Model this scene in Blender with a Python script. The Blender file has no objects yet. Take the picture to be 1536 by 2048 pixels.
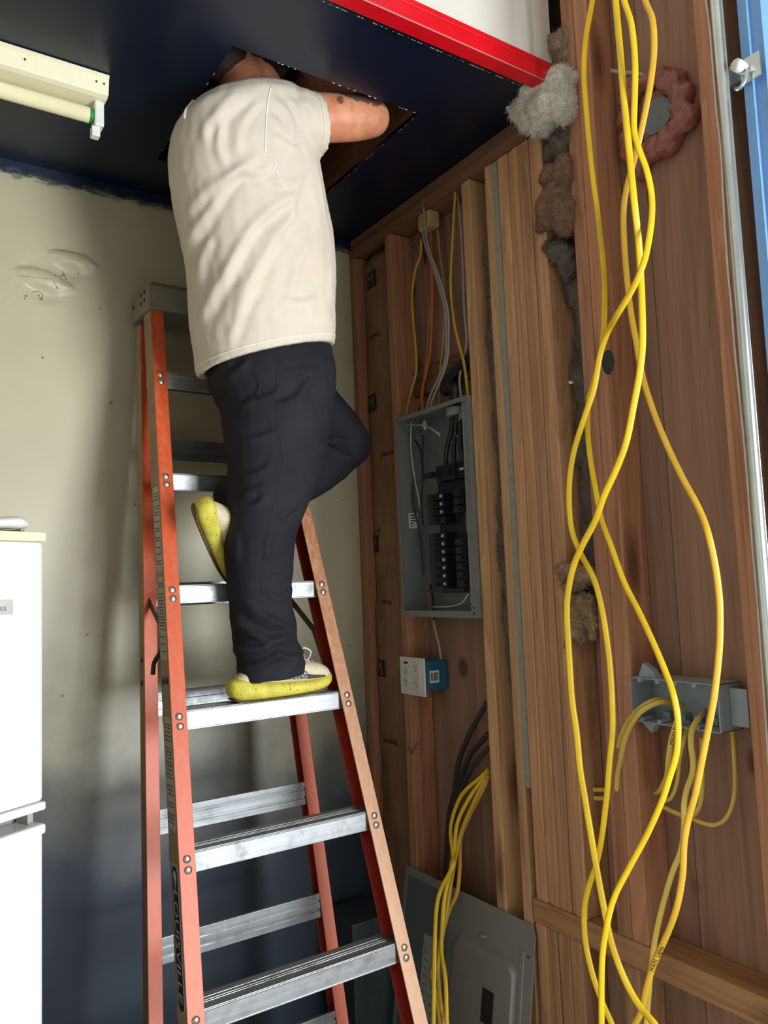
import bpy, bmesh, math, random
import numpy as np
from mathutils import Vector, Matrix, noise
random.seed(7)
SC = bpy.context.scene
COL = SC.collection

# ------------------------------------------------------------------ camera, light, exposure
F = 1580.0                                    # focal length in pixels of the 1536 x 2048 frame
RW = np.array([[0.8329468, -0.5519929, -0.0387754], [0.0175926, 0.0964546, -0.9951819], [0.5530734, 0.8282514, 0.0900525]])
CAM = np.array([-1.4905, -2.398, 1.507])
cd = bpy.data.cameras.new('camera'); cam = bpy.data.objects.new('camera', cd); COL.objects.link(cam)
cd.sensor_fit = 'VERTICAL'; cd.sensor_height = 24.0; cd.lens = F / 2048 * 24.0; cd.clip_start = 0.02
m4 = Matrix([[RW[0][0], -RW[1][0], -RW[2][0], CAM[0]], [RW[0][1], -RW[1][1], -RW[2][1], CAM[1]], [RW[0][2], -RW[1][2], -RW[2][2], CAM[2]], [0, 0, 0, 1]])
cam.matrix_world = m4
SC.camera = cam
SC.view_settings.view_transform = 'Standard'; SC.view_settings.look = 'None'
SC.view_settings.gamma = 1.0; SC.view_settings.exposure = -0.15; SC.view_settings.use_curve_mapping = False
w = bpy.data.worlds.new('world'); SC.world = w; w.use_nodes = True
w.node_tree.nodes['Background'].inputs[0].default_value = (0.70, 0.84, 1.0, 1)
w.node_tree.nodes['Background'].inputs[1].default_value = 0.045

def area_light(name, loc, target, sx, sy, power, color):
    l = bpy.data.lights.new(name, 'AREA'); l.shape = 'RECTANGLE'; l.size = sx; l.size_y = sy; l.energy = power; l.color = color
    o = bpy.data.objects.new(name, l); COL.objects.link(o); o.location = loc
    o.rotation_euler = (Vector(target) - Vector(loc)).to_track_quat('-Z', 'Y').to_euler()
    return o
# daylight through the open overhead door in the right wall; the two lamps after it are added fills
area_light('door_daylight', (0.34, -4.0, 1.25), (-1.7, -1.3, 1.1), 1.2, 2.0, 215, (0.90, 0.95, 1.0))
area_light('front_fill', (-0.9, -5.6, 1.7), (-0.7, 0.0, 1.4), 3.2, 2.4, 9, (1.0, 0.96, 0.88))  # added soft fill from behind the camera, no known opening there
area_light('low_fill', (-0.7, -3.5, 0.03), (-0.4, -2.4, 1.6), 2.4, 1.6, 24, (1.0, 0.98, 0.95))  # added lamp at floor level, lifts the lower right wall and steps

# ------------------------------------------------------------------ helpers
def ray(px, py):
    return RW.T @ np.array([(px - 768) / F, (py - 1024) / F, 1.0])
def atX(px, py, x=0.0):
    d = ray(px, py); return Vector(CAM + d * (x - CAM[0]) / d[0])
def atY(px, py, y=0.0):
    d = ray(px, py); return Vector(CAM + d * (y - CAM[1]) / d[1])
def atZ(px, py, z=0.0):
    d = ray(px, py); return Vector(CAM + d * (z - CAM[2]) / d[2])

ORG = {}                                       # world origin of every object built here
class MB:
    def __init__(self):
        self.v, self.f, self.m = [], [], []
    def add(self, vs, fs, mi=0):
        b = len(self.v)
        self.v += [tuple(v) for v in vs]; self.f += [tuple(i + b for i in f) for f in fs]; self.m += [mi] * len(fs)
        return self
    def box(self, a, b, mi=0):
        x0, x1 = sorted((a[0], b[0])); y0, y1 = sorted((a[1], b[1])); z0, z1 = sorted((a[2], b[2]))
        vs = [(x0, y0, z0), (x1, y0, z0), (x1, y1, z0), (x0, y1, z0), (x0, y0, z1), (x1, y0, z1), (x1, y1, z1), (x0, y1, z1)]
        return self.add(vs, [(3, 2, 1, 0), (4, 5, 6, 7), (0, 1, 5, 4), (1, 2, 6, 5), (2, 3, 7, 6), (3, 0, 4, 7)], mi)
    def hexa(self, bot, top, mi=0):            # two rings of equal count
        n = len(bot)
        fs = [tuple(reversed(range(n))), tuple(range(n, 2 * n))] + [(i, (i + 1) % n, n + (i + 1) % n, n + i) for i in range(n)]
        return self.add(list(bot) + list(top), fs, mi)
    def loft(self, rings, mi=0, caps=True):
        n = len(rings[0]); vs = [p for r in rings for p in r]; fs = []
        for k in range(len(rings) - 1):
            for i in range(n):
                j = (i + 1) % n
                fs.append((k * n + i, k * n + j, (k + 1) * n + j, (k + 1) * n + i))
        if caps:
            fs.append(tuple(reversed(range(n)))); fs.append(tuple(range((len(rings) - 1) * n, len(rings) * n)))
        return self.add(vs, fs, mi)
    def tube(self, pts, r, n=10, mi=0, ref=None, flat=1.0, steps=6, smooth=True):
        """round or flat (r across, r*flat thick) tube along a smooth path; r may be a list"""
        P, R = path(pts, r, steps) if smooth else ([Vector(p) for p in pts], r if isinstance(r, (list, tuple)) else [r] * len(pts))
        rings = []
        side = None
        for i, p in enumerate(P):
            t = (P[min(i + 1, len(P) - 1)] - P[max(i - 1, 0)]).normalized()
            if ref is not None:
                s = Vector(ref).cross(t)
                s = s.normalized() if s.length > 1e-4 else (side or Vector((1, 0, 0)))
            else:
                if side is None:
                    a = Vector((0, 0, 1)) if abs(t.z) < .9 else Vector((1, 0, 0))
                    s = a.cross(t).normalized()
                else:
                    s = (side - t * side.dot(t)).normalized()
            side = s; u = t.cross(s)
            rings.append([p + s * (R[i] * math.cos(2 * math.pi * k / n)) + u * (R[i] * flat * math.sin(2 * math.pi * k / n)) for k in range(n)])
        return self.loft(rings, mi)
    def cyl(self, a, b, r, n=16, mi=0, r2=None):
        return self.tube([a, b], [r, r if r2 is None else r2], n=n, mi=mi, smooth=False)
    def ball(self, c, r, mi=0, nu=14, nv=9):
        r = (r, r, r) if not isinstance(r, (tuple, list)) else r
        rings = []
        for k in range(nv + 1):
            a = -math.pi / 2 + math.pi * k / nv
            a = max(min(a, math.pi / 2 - .05), -math.pi / 2 + .05)
            rings.append([(c[0] + r[0] * math.cos(a) * math.cos(2 * math.pi * i / nu), c[1] + r[1] * math.cos(a) * math.sin(2 * math.pi * i / nu), c[2] + r[2] * math.sin(a)) for i in range(nu)])
        return self.loft(rings, mi)
    def xf(self, M):
        self.v = [tuple(M @ Vector(v)) for v in self.v]; return self
    def build(self, name, mats, parent=None, smooth=False, bevel=0.0, org=None):
        if not isinstance(mats, (list, tuple)): mats = [mats]
        if parent is not None: o0 = ORG[parent.name]
        elif org is not None: o0 = Vector(org)
        else:
            a = np.array(self.v); o0 = Vector(((a[:, 0].min() + a[:, 0].max()) / 2, (a[:, 1].min() + a[:, 1].max()) / 2, a[:, 2].min()))
        me = bpy.data.meshes.new(name)
        me.from_pydata([tuple(Vector(v) - o0) for v in self.v], [], self.f)
        for m in mats: me.materials.append(m)
        me.polygons.foreach_set('material_index', self.m)
        bm = bmesh.new(); bm.from_mesh(me); bmesh.ops.recalc_face_normals(bm, faces=bm.faces); bm.to_mesh(me); bm.free()
        if smooth: me.polygons.foreach_set('use_smooth', [True] * len(me.polygons))
        o = bpy.data.objects.new(name, me); COL.objects.link(o)
        if parent is not None: o.parent = parent
        else: o.location = o0
        ORG[o.name] = o0
        if bevel:
            b = o.modifiers.new('bevel', 'BEVEL'); b.width = bevel; b.segments = 2; b.limit_method = 'ANGLE'; b.angle_limit = .7
        return o

def path(pts, r, steps=6):
    P = [Vector(p) for p in pts]; R = list(r) if isinstance(r, (list, tuple)) else [r] * len(P)
    out, ro = [], []
    for i in range(len(P) - 1):
        a, b = P[i], P[i + 1]; p0 = P[i - 1] if i else a * 2 - b; p3 = P[i + 2] if i + 2 < len(P) else b * 2 - a
        for k in range(steps):
            t = k / steps
            out.append(.5 * ((2 * a) + (b - p0) * t + (2 * p0 - 5 * a + 4 * b - p3) * t * t + (3 * a - p0 - 3 * b + p3) * t ** 3))
            ro.append(R[i] + (R[i + 1] - R[i]) * t)
    out.append(P[-1]); ro.append(R[-1])
    return out, ro

def thing(name, label, cat, loc, group=None):
    o = bpy.data.objects.new(name, None); COL.objects.link(o); o.location = loc; o.empty_display_size = .1
    ORG[o.name] = Vector(loc)
    return tag(o, label, cat, group)
def tag(o, label, cat, group=None, kind=None):
    o['label'] = label; o['category'] = cat
    if group: o['group'] = group
    if kind: o['kind'] = kind
    return o
def struct(o, label=None):
    o['kind'] = 'structure'
    if label: o['label'] = label
    return o

# ---- materials
class NT:
    def __init__(self, name, rough=.6, metal=0.0, spec=.5):
        self.mat = bpy.data.materials.new(name); self.mat.use_nodes = True
        self.t = self.mat.node_tree; self.b = self.t.nodes['Principled BSDF']
        self.b.inputs['Roughness'].default_value = rough; self.b.inputs['Metallic'].default_value = metal
        self.b.inputs['Specular IOR Level'].default_value = spec
    def n(self, t, **kw):
        x = self.t.nodes.new(t)
        for k, v in kw.items():
            if k in x.inputs: x.inputs[k].default_value = v
            else: setattr(x, k, v)
        return x
    def l(self, a, b): self.t.links.new(a, b)
    def coord(self, scale=(1, 1, 1), rnd=0.0, which='Object', rot=(0, 0, 0)):
        c = self.n('ShaderNodeTexCoord'); mp = self.n('ShaderNodeMapping'); mp.inputs['Scale'].default_value = scale; mp.inputs['Rotation'].default_value = rot
        self.l(c.outputs[which], mp.inputs['Vector'])
        if rnd:
            oi = self.n('ShaderNodeObjectInfo'); mu = self.n('ShaderNodeMath', operation='MULTIPLY'); mu.inputs[1].default_value = rnd
            self.l(oi.outputs['Random'], mu.inputs[0]); cb = self.n('ShaderNodeCombineXYZ')
            for i in range(3): self.l(mu.outputs[0], cb.inputs[i])
            self.l(cb.outputs[0], mp.inputs['Location'])
        return mp.outputs[0]
    def noise(self, vec, scale=5, detail=4, rough=.55, dist=0.0):
        x = self.n('ShaderNodeTexNoise'); x.inputs['Scale'].default_value = scale; x.inputs['Detail'].default_value = detail
        x.inputs['Roughness'].default_value = rough; x.inputs['Distortion'].default_value = dist
        self.l(vec, x.inputs['Vector']); return x.outputs['Fac']
    def ramp(self, fac, stops):
        x = self.n('ShaderNodeValToRGB'); e = x.color_ramp.elements
        while len(e) < len(stops): e.new(.5)
        for i, (p, c) in enumerate(stops):
            e[i].position = p; e[i].color = (c[0], c[1], c[2], 1) if not isinstance(c, (int, float)) else (c, c, c, 1)
        self.l(fac, x.inputs['Fac']); return x.outputs['Color']
    def mix(self, fac, a, b, blend='MIX'):
        x = self.n('ShaderNodeMix', data_type='RGBA', blend_type=blend)
        for s, v in ((0, fac), (6, a), (7, b)):
            if isinstance(v, (int, float)): x.inputs[s].default_value = v
            elif isinstance(v, tuple): x.inputs[s].default_value = (v[0], v[1], v[2], 1)
            else: self.l(v, x.inputs[s])
        return x.outputs[2]
    def math(self, op, a, b=0.0, c=None):
        x = self.n('ShaderNodeMath', operation=op)
        for i, v in enumerate((a, b) if c is None else (a, b, c)):
            if isinstance(v, (int, float)): x.inputs[i].default_value = v
            else: self.l(v, x.inputs[i])
        return x.outputs[0]
    def color(self, c): 
        if isinstance(c, tuple): self.b.inputs['Base Color'].default_value = (c[0], c[1], c[2], 1)
        else: self.l(c, self.b.inputs['Base Color'])
        return self
    def bump(self, h, strength=.3, dist=.01):
        x = self.n('ShaderNodeBump'); x.inputs['Strength'].default_value = strength; x.inputs['Distance'].default_value = dist
        self.l(h, x.inputs['Height']); self.l(x.outputs[0], self.b.inputs['Normal']); return self

def srgb(r, g, b):
    f = lambda c: (c / 255 / 12.92) if c / 255 <= .04045 else ((c / 255 + .055) / 1.055) ** 2.4
    return (f(r), f(g), f(b))
def sc(c, k): return (c[0] * k, c[1] * k, c[2] * k)

def plain(name, c, rough=.5, metal=0.0, var=.12, scale=30, bump=0.0, spec=.5, rnd=3.0):
    t = NT(name, rough, metal, spec); v = t.coord(rnd=rnd); nz = t.noise(v, scale, 5, .6)
    t.color(t.ramp(nz, [(.3, sc(c, 1 - var)), (.7, sc(c, 1 + var))]))
    if bump: t.bump(nz, bump, .004)
    return t.mat

def wood(name, c, axis=2, knots=1.0, dark=.45, rough=.62, fine=1.0):
    t = NT(name, rough, 0, .35)
    s = [38.0, 38.0, 38.0]; s[axis] = 1.3
    v = t.coord(tuple(s), rnd=17.0)
    s2 = [9.0, 9.0, 9.0]; s2[axis] = .55
    v2 = t.coord(tuple(s2), rnd=31.0)
    n1 = t.noise(v, 1.0 * fine, 6, .62, .6)                   # fine grain
    n2 = t.noise(v2, 1.0, 4, .5, 1.2)                         # broad figure
    rings = t.math('FRACT', t.math('MULTIPLY', n2, 9.0))      # cathedral bands
    rings = t.ramp(rings, [(0.0, 0.0), (.55, .55), (.9, 1.0), (1.0, 0.1)])
    base = t.ramp(n1, [(.25, sc(c, dark)), (.5, c), (.75, sc(c, 1.35))])
    base = t.mix(.34, base, t.mix(rings, sc(c, 1.25), (c[0] * .55, c[1] * .42, c[2] * .35)))
    s3 = [9.0, 9.0, 9.0]; s3[axis] = 2.6
    v3 = t.coord(tuple(s3), rnd=11.0)
    vo = t.n('ShaderNodeTexVoronoi'); vo.inputs['Scale'].default_value = .75; vo.inputs['Randomness'].default_value = 1.0; t.l(v3, vo.inputs['Vector'])
    kn = t.ramp(t.math('ADD', vo.outputs['Distance'], t.math('MULTIPLY', n1, .12)), [(.13, 1.0), (.2, .55), (.3, 0.0)])
    base = t.mix(t.math('MULTIPLY', kn, .8 * knots), base, (c[0] * .22, c[1] * .16, c[2] * .14))
    oi = t.n('ShaderNodeObjectInfo')
    hv = t.n('ShaderNodeHueSaturation'); t.l(base, hv.inputs['Color'])
    t.l(t.math('MULTIPLY_ADD', oi.outputs['Random'], .4, .8), hv.inputs['Value'])
    t.color(hv.outputs[0]); t.bump(n1, .25, .002)
    return t.mat

RED_WOOD = srgb(168, 106, 74); TAN_WOOD = srgb(200, 158, 114)
M = {}
M['stud'] = wood('stud_wood', TAN_WOOD)
M['redstud'] = wood('red_stud_wood', srgb(182, 130, 98))
M['post'] = wood('post_wood', srgb(186, 142, 104), knots=.3, fine=1.4)
M['plate'] = wood('plate_wood', srgb(186, 142, 98), axis=1)
M['joist'] = wood('joist_wood', srgb(120, 84, 60), axis=1)
M['metal_box'] = plain('grey_enamel', srgb(128, 134, 132), .45, .2, .06)
M['black'] = plain('black_plastic', (.012, .013, .016), .4, 0, .2)
M['aluminium'] = None
M['white'] = plain('white_plastic', srgb(226, 224, 216), .4, 0, .03)
M['ink'] = plain('black_ink', (.012, .011, .012), .6)
M['copper'] = plain('copper_wire', srgb(190, 108, 60), .35, .7)

def two_tone_wall():
    t = NT('painted_drywall', .42, 0, .45)
    v = t.coord(which='Object'); sp = t.n('ShaderNodeSeparateXYZ'); t.l(v, sp.inputs[0])
    nb = t.noise(v, 2.2, 5, .6); nf = t.noise(v, 60, 4, .6); ns = t.noise(t.coord((18, 18, 60)), 1.0, 6, .7)
    base = t.ramp(nb, [(.3, srgb(178, 172, 142)), (.7, srgb(192, 185, 154))])
    # sooty scuffs and pin holes
    vo = t.n('ShaderNodeTexVoronoi'); vo.inputs['Scale'].default_value = 9.0; t.l(v, vo.inputs['Vector'])
    base = t.mix(t.ramp(vo.outputs['Distance'], [(.02, .8), (.045, 0.0)]), base, srgb(70, 66, 60))
    # navy over the lower part of the wall, patchy with a soft edge
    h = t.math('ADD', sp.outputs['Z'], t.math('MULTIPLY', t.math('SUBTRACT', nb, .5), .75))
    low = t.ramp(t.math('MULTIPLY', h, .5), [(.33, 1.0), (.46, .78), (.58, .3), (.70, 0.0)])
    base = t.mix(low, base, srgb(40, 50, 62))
    # brushed navy where the ceiling paint laps on to the wall
    e = t.math('ADD', sp.outputs['Z'], t.math('MULTIPLY', t.math('SUBTRACT', ns, .5), .09))
    base = t.mix(t.ramp(t.math('MULTIPLY', e, .3), [(.816, 0.0), (.8195, .75), (.824, 1.0)]), base, srgb(18, 34, 58))
    t.color(base); t.bump(t.math('ADD', t.math('MULTIPLY', nb, .4), t.math('MULTIPLY', nf, .06)), .10, .010)
    return t.mat
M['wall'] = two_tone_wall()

def navy_ceiling():
    t = NT('navy_ceiling_paint', .3, 0, .45)
    v = t.coord(); n1 = t.noise(v, 3, 4, .5); sp = t.n('ShaderNodeSeparateXYZ'); t.l(v, sp.inputs[0])
    base = t.ramp(n1, [(.3, srgb(6, 16, 35)), (.7, srgb(10, 23, 45))])
    # flaked white hairline of a drywall joint that shows through the paint
    d = t.math('ABSOLUTE', t.math('ADD', sp.outputs['Y'], 1.009)); dash = t.noise(t.coord((70, 3, 3)), 1.0, 5, .8)
    line = t.math('MULTIPLY', t.math('LESS_THAN', d, .0014), t.math('GREATER_THAN', dash, .52))
    t.color(t.mix(line, base, srgb(200, 205, 210)))
    t.bump(t.noise(v, 130, 3, .6), .06, .004)
    return t.mat
M['ceiling'] = navy_ceiling()
M['red'] = plain('red_enamel', srgb(206, 8, 26), .3, 0, .05)
M['fascia'] = plain('grey_white_drywall', srgb(206, 202, 192), .6, 0, .05, 6)
M['torn'] = plain('torn_paper', srgb(176, 178, 176), .9, 0, .1, 60)

def sheathing_mat():
    t = NT('plywood_sheathing', .7, 0, .3)
    g = t.n('ShaderNodeNewGeometry'); v = t.coord((30, 30, 1.1)); va = t.n('ShaderNodeVectorMath', operation='ADD')
    cb = t.n('ShaderNodeCombineXYZ'); r = t.math('MULTIPLY', g.outputs['Random Per Island'], 40.0)
    for i in range(3): t.l(r, cb.inputs[i])
    t.l(v, va.inputs[0]); t.l(cb.outputs[0], va.inputs[1])
    n1 = t.noise(va.outputs[0], 1.0, 6, .6, .8)
    vb = t.coord((5, 5, .4)); n2 = t.noise(vb, 1.0, 4, .5, 1.5); rings = t.ramp(t.math('FRACT', t.math('MULTIPLY', n2, 8.0)), [(0, 0.0), (.7, .7), (1, .1)])
    c = srgb(152, 116, 94)
    base = t.ramp(n1, [(.25, sc(c, .55)), (.5, c), (.75, sc(c, 1.3))])
    base = t.mix(.35, base, t.mix(rings, sc(c, 1.2), sc(c, .5)))
    vo = t.n('ShaderNodeTexVoronoi'); vo.inputs['Scale'].default_value = 1.0; t.l(t.coord((6.5, 6.5, 5.0)), vo.inputs['Vector'])
    base = t.mix(t.ramp(vo.outputs['Distance'], [(.09, .75), (.14, .5), (.2, 0.0)]), base, srgb(52, 38, 34))
    hv = t.n('ShaderNodeHueSaturation'); t.l(base, hv.inputs['Color']); t.l(t.math('MULTIPLY_ADD', g.outputs['Random Per Island'], .35, .8), hv.inputs['Value'])
    t.color(hv.outputs[0]); t.bump(n1, .2, .002); return t.mat
M['sheath'] = sheathing_mat()

def alu():
    t = NT('brushed_aluminium', .38, .8)
    n1 = t.noise(t.coord((3, 60, 60), rnd=5), 1.0, 6, .7); n2 = t.noise(t.coord(rnd=9), 22, 5, .65)
    c = t.ramp(n1, [(.3, srgb(136, 139, 140)), (.7, srgb(170, 174, 175))])
    t.color(t.mix(t.ramp(n2, [(.52, 0.0), (.75, .6)]), c, srgb(112, 108, 100)))
    t.l(t.ramp(n2, [(.3, .3), (.7, .52)]), t.b.inputs['Roughness']); return t.mat
M['aluminium'] = alu()
def fibre(name, c, worn_lit, amt=.5):
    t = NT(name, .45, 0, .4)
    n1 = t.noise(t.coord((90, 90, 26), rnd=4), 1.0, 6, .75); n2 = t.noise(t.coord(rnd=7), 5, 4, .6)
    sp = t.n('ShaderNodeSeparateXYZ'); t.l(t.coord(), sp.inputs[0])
    light_wash = t.ramp(t.math('MULTIPLY', sp.outputs['Z'], .4), [(.25, 1.0), (.72, 0.0)])   # light washing out the lower rails, put into the colour
    b = t.mix(t.math('MULTIPLY', light_wash, .6), t.mix(t.ramp(n2, [(.3, .0), (.7, .35)]), c, sc(c, .6)), worn_lit)
    b = t.mix(t.math('MULTIPLY', t.ramp(n1, [(.45, 0.0), (.7, 1.0)]), amt), b, worn_lit)
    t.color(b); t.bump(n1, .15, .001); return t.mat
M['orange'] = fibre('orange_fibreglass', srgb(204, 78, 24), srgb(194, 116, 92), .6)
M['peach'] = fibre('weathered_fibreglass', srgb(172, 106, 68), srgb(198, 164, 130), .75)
M['tan'] = plain('dirty_tan_fibreglass', srgb(146, 118, 88), .6, 0, .15, 20)
M['deepred'] = plain('shaded_fibreglass_inside', srgb(150, 40, 22), .5, 0, .2, 40)  # shade inside the rail channels, put into a darker red
M['cap'] = plain('grey_ladder_plastic', srgb(118, 112, 100), .55, 0, .08, 40)
M['rivet'] = plain('steel_rivet', srgb(170, 160, 148), .3, .85)
M['dark_metal'] = plain('dark_steel', srgb(58, 60, 60), .45, .6)

# ================================================================== THE SETTING
H = 2.772
HX0, HX1, HY0, HY1 = -.782, -.246, -.777, -.211           # the hole cut in the low ceiling

def back_wall():
    b = MB()
    # a fine grid, so that the crushed drywall at the left stands out in real relief
    xs = np.concatenate([np.linspace(-3.2, -1.34, 8)[:-1], np.linspace(-1.34, -.86, 81), np.linspace(-.86, .1, 8)[1:]])
    zs = np.concatenate([np.linspace(0, 2.28, 10)[:-1], np.linspace(2.28, 2.60, 61), [2.70, 2.80]])
    def bulge(x, z):
        y = 0.0
        for (cx, cz, rx, rz, d, a) in ((-.97, 2.50, .075, .030, -.013, .12), (-1.05, 2.425, .085, .034, -.016, .2), (-.99, 2.455, .04, .04, .008, 0), (-1.06, 2.385, .05, .028, .006, .3)):
            u = ((x - cx) * math.cos(a) - (z - cz) * math.sin(a)) / rx; v = ((x - cx) * math.sin(a) + (z - cz) * math.cos(a)) / rz
            e = u * u + v * v
            if e < 1: y += d * (1 - e) ** (.6 if v > 0 else 1.4)
        if -1.2 < x < -.9 and 2.34 < z < 2.55: y += .0009 * noise.noise(Vector((x * 55, 0, z * 55)))
        return y
    n = len(zs)
    vs = [(x, bulge(x, z), z) for x in xs for z in zs]
    fs = [(i * n + j, (i + 1) * n + j, (i + 1) * n + j + 1, i * n + j + 1) for i in range(len(xs) - 1) for j in range(n - 1)]
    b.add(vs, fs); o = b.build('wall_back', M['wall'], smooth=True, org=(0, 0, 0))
    tear = plain('torn_gypsum', srgb(112, 102, 84), .95, 0, .4, 90); ORG[o.name] = Vector((0, 0, 0))
    for pts, r in (([(34, 552), (58, 556), (84, 560), (103, 562)], .0005), ([(103, 499), (125, 502), (148, 507), (170, 510), (171, 516)], .0006), ([(66, 583), (78, 582), (86, 588), (84, 598)], .0008), ([(124, 540), (130, 548), (134, 558)], .0008), ([(104, 562), (108, 572), (116, 580)], .0006)):
        P = [atY(px, py, 0) for px, py in pts]; P = [Vector((p.x, bulge(p.x, p.z) - .0006, p.z)) for p in P]
        MB().tube(P, r, n=6).build('paper_tear', tear, o, smooth=True)
    for px, py, r in ((128, 548, .005), (122, 552, .004), (133, 556, .003), (82, 597, .006), (78, 590, .003), (110, 554, .0026), (52, 592, .004), (50, 597, .003), (157, 547, .003), (112, 578, .003)):
        p = atY(px, py, 0); MB().ball((p.x, bulge(p.x, p.z) - .0002, p.z), (r, .0012, r * .7), nu=7, nv=5).build('gouge', tear, o)
    b = MB().box((-3.2, .02, 0), (.1, .12, 3.4)); struct(b.build('wall_back_core', M['fascia'], org=(0, 0, 0)))
    struct(o, 'painted drywall back wall, cream above and navy below')
back_wall()
b = MB()
b.box((-3.2, -1.03, H), (HX0, -.0005, H + .013)).box((HX1, -1.03, H), (.086, -.0005, H + .013))
b.box((HX0, -1.03, H), (HX1, HY0, H + .013)).box((HX0, HY1, H), (HX1, -.0005, H + .013))
struct(b.build('ceiling', M['ceiling'], org=(0, 0, 0)), 'glossy navy low ceiling with a square hole cut in it')
# ragged white paper on the cut edge of the hole
b = MB()
def ragged(p, q, nrm, n):
    for i in range(n):
        if random.random() < .7: continue
        t0 = i / n; t1 = t0 + random.uniform(.3, 1.0) / n; a = Vector(p).lerp(Vector(q), t0); c = Vector(p).lerp(Vector(q), t1)
        wv = Vector(nrm) * random.uniform(.0004, .0016); d = Vector((0, 0, -random.uniform(.0006, .0018)))
        b.hexa([a, c, c + wv, a + wv], [a + d, c + d, c + wv * .4 + d, a + wv * .4 + d])
ragged((HX0, HY0, H), (HX1, HY0, H), (0, -1, 0), 60); ragged((HX0, HY0, H), (HX0, HY1, H), (-1, 0, 0), 40); ragged((HX1, HY0, H), (HX1, HY1, H), (1, 0, 0), 50)
struct(b.build('trim_1', M['torn'], org=(0, 0, 0)), 'torn white drywall paper round the cut hole')
b = MB().box((-3.2, -1.075, 2.757), (-.002, -1.032, 2.795)).box((-3.2, -1.075, 2.795), (-.002, -1.060, 2.812))
struct(b.build('trim_2', M['red'], bevel=.003), 'bright red painted edge trim of the low ceiling')
b = MB().box((-3.2, -1.075, 2.7565), (-.002, -1.073, 2.757)).box((-3.2, -1.0315, 2.766), (-.002, -1.0305, 2.772))
struct(b.build('trim_3', M['torn']), 'thin white caulk line under the red trim')
b = MB().box((-3.2, -1.058, 2.813), (-.02, -1.04, 3.6)); struct(b.build('wall_soffit', M['fascia']), 'pale drywall above the red trim')
b = MB().box((-3.2, -8, -.1), (.1, .12, -.001)); struct(b.build('floor', plain('concrete_floor', srgb(150, 148, 142), .8, 0, .12, 6)), 'concrete floor')
b = MB().box((-3.3, -7.5, 0), (-3.2, .12, 3.6)); struct(b.build('wall_left', M['fascia']))
b = MB().box((-3.2, -7.5, 3.6), (.1, .12, 3.7)); struct(b.build('ceiling_high', M['fascia']))
# dark attic over the low ceiling
b = MB().box((-3.2, -1.036, 3.35), (.086, -.0005, 3.37)).box((.07, -1.036, H + .02), (.086, 0, 3.35)).box((-1.9, -1.036, H + .02), (-1.88, 0, 3.35)).box((-3.2, -.014, H + .04), (.086, -.0005, 3.35))
struct(b.build('wall_attic', plain('attic_boards', srgb(70, 52, 42), .9, 0, .3, 8)))
for i, (x, lb) in enumerate(((-.243, 'dark ceiling joist along the right edge of the cut hole'), (-.826, 'dark ceiling joist along the left edge of the cut hole'))):
    b = MB().box((x, -1.035, H + .0145), (x + .038, -.002, H + .20)); tag(b.build('ceiling_joist', M['joist']), lb, 'joist', 'ceiling joists above the hole')

# right wall: sheathing seen between the open studs
b = MB()
ys = [0.1, -.325, -.66, -.86, -1.02, -1.237, -1.47, -1.60]
for a, c in zip(ys[:-1], ys[1:]): b.box((.0895, a - .001, 0), (.105, c + .001, 3.6))
struct(b.build('wall_right', M['sheath'], org=(0, 0, 0)), 'brown plywood sheathing behind the open studs')
b = MB().box((.105, -1.60, 0), (.2, .1, 3.6)); struct(b.build('wall_right_outer', M['fascia']))

def member(name, label, y0, y1, z0, z1, mat, x0=0.0, x1=.088, cat='stud', group='bare wall studs', bow=0.0):
    """one sawn timber; a slight bow keeps the long edges from being ruled lines"""
    b = MB(); n = 14; rings = []; ph = random.uniform(0, 6)
    for k in range(n + 1):
        z = z0 + (z1 - z0) * k / n; s = bow * math.sin(math.pi * k / n) + .0012 * math.sin(5 * k / n + ph)
        rings.append([(x0, y0 + s, z), (x1, y0 + s, z), (x1, y1 + s, z), (x0, y1 + s, z)])
    b.loft(rings); return tag(b.build(name, mat, bevel=.003), label, cat, group)
TOP = 2.695
member('wall_stud', 'reddish bare stud in the corner against the painted drywall', -.004, -.042, 0, TOP, M['redstud'])
member('wall_stud', 'reddish bare stud beside the left edge of the open breaker panel', -.235, -.2725, 0, TOP, M['redstud'], bow=-.004)
member('wall_stud', 'knotty orange stud along the right edge of the open breaker panel', -.651, -.690, 0, TOP, M['stud'])
member('wall_stud', 'narrow tan stud with the grey drywall strip on its edge', -.757, -.789, 0, TOP, M['stud'])
member('wall_stud', 'pinkish stud carrying the white wire, beside the galvanized door track', -1.452, -1.505, .6725, 3.55, M['redstud'])
t = thing('double_stud', 'pair of reddish studs nailed together behind the hanging yellow cables', 'stud', (0.04, -1.12, .6725), 'bare wall studs')
for y0, y1 in ((-1.078, -1.1185), (-1.1195, -1.165)):
    MB().loft([[(0, y0, z), (.088, y0, z), (.088, y1, z), (0, y1, z)] for z in np.linspace(.6725, 3.55, 12)]).build('stud_board', M['redstud'], t, bevel=.003)
t = thing('built_up_post', 'wide post of grooved boards right of the grey drywall strip', 'post', (0.04, -.9, .6725), 'bare wall studs')
for y0, y1, x0, m in ((-.8125, -.851, .0, 'post'), (-.852, -.872, .003, 'post'), (-.873, -.893, .0, 'post'), (-.894, -.934, .001, 'post'), (-.935, -.949, .004, 'post'), (-.950, -.985, .0, 'post')):
    MB().loft([[(x0, y0, z), (.088, y0, z), (.088, y1, z), (x0, y1, z)] for z in np.linspace(.6725, 2.694, 8)]).build('post_board', M[m], t, bevel=.0025)
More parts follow.
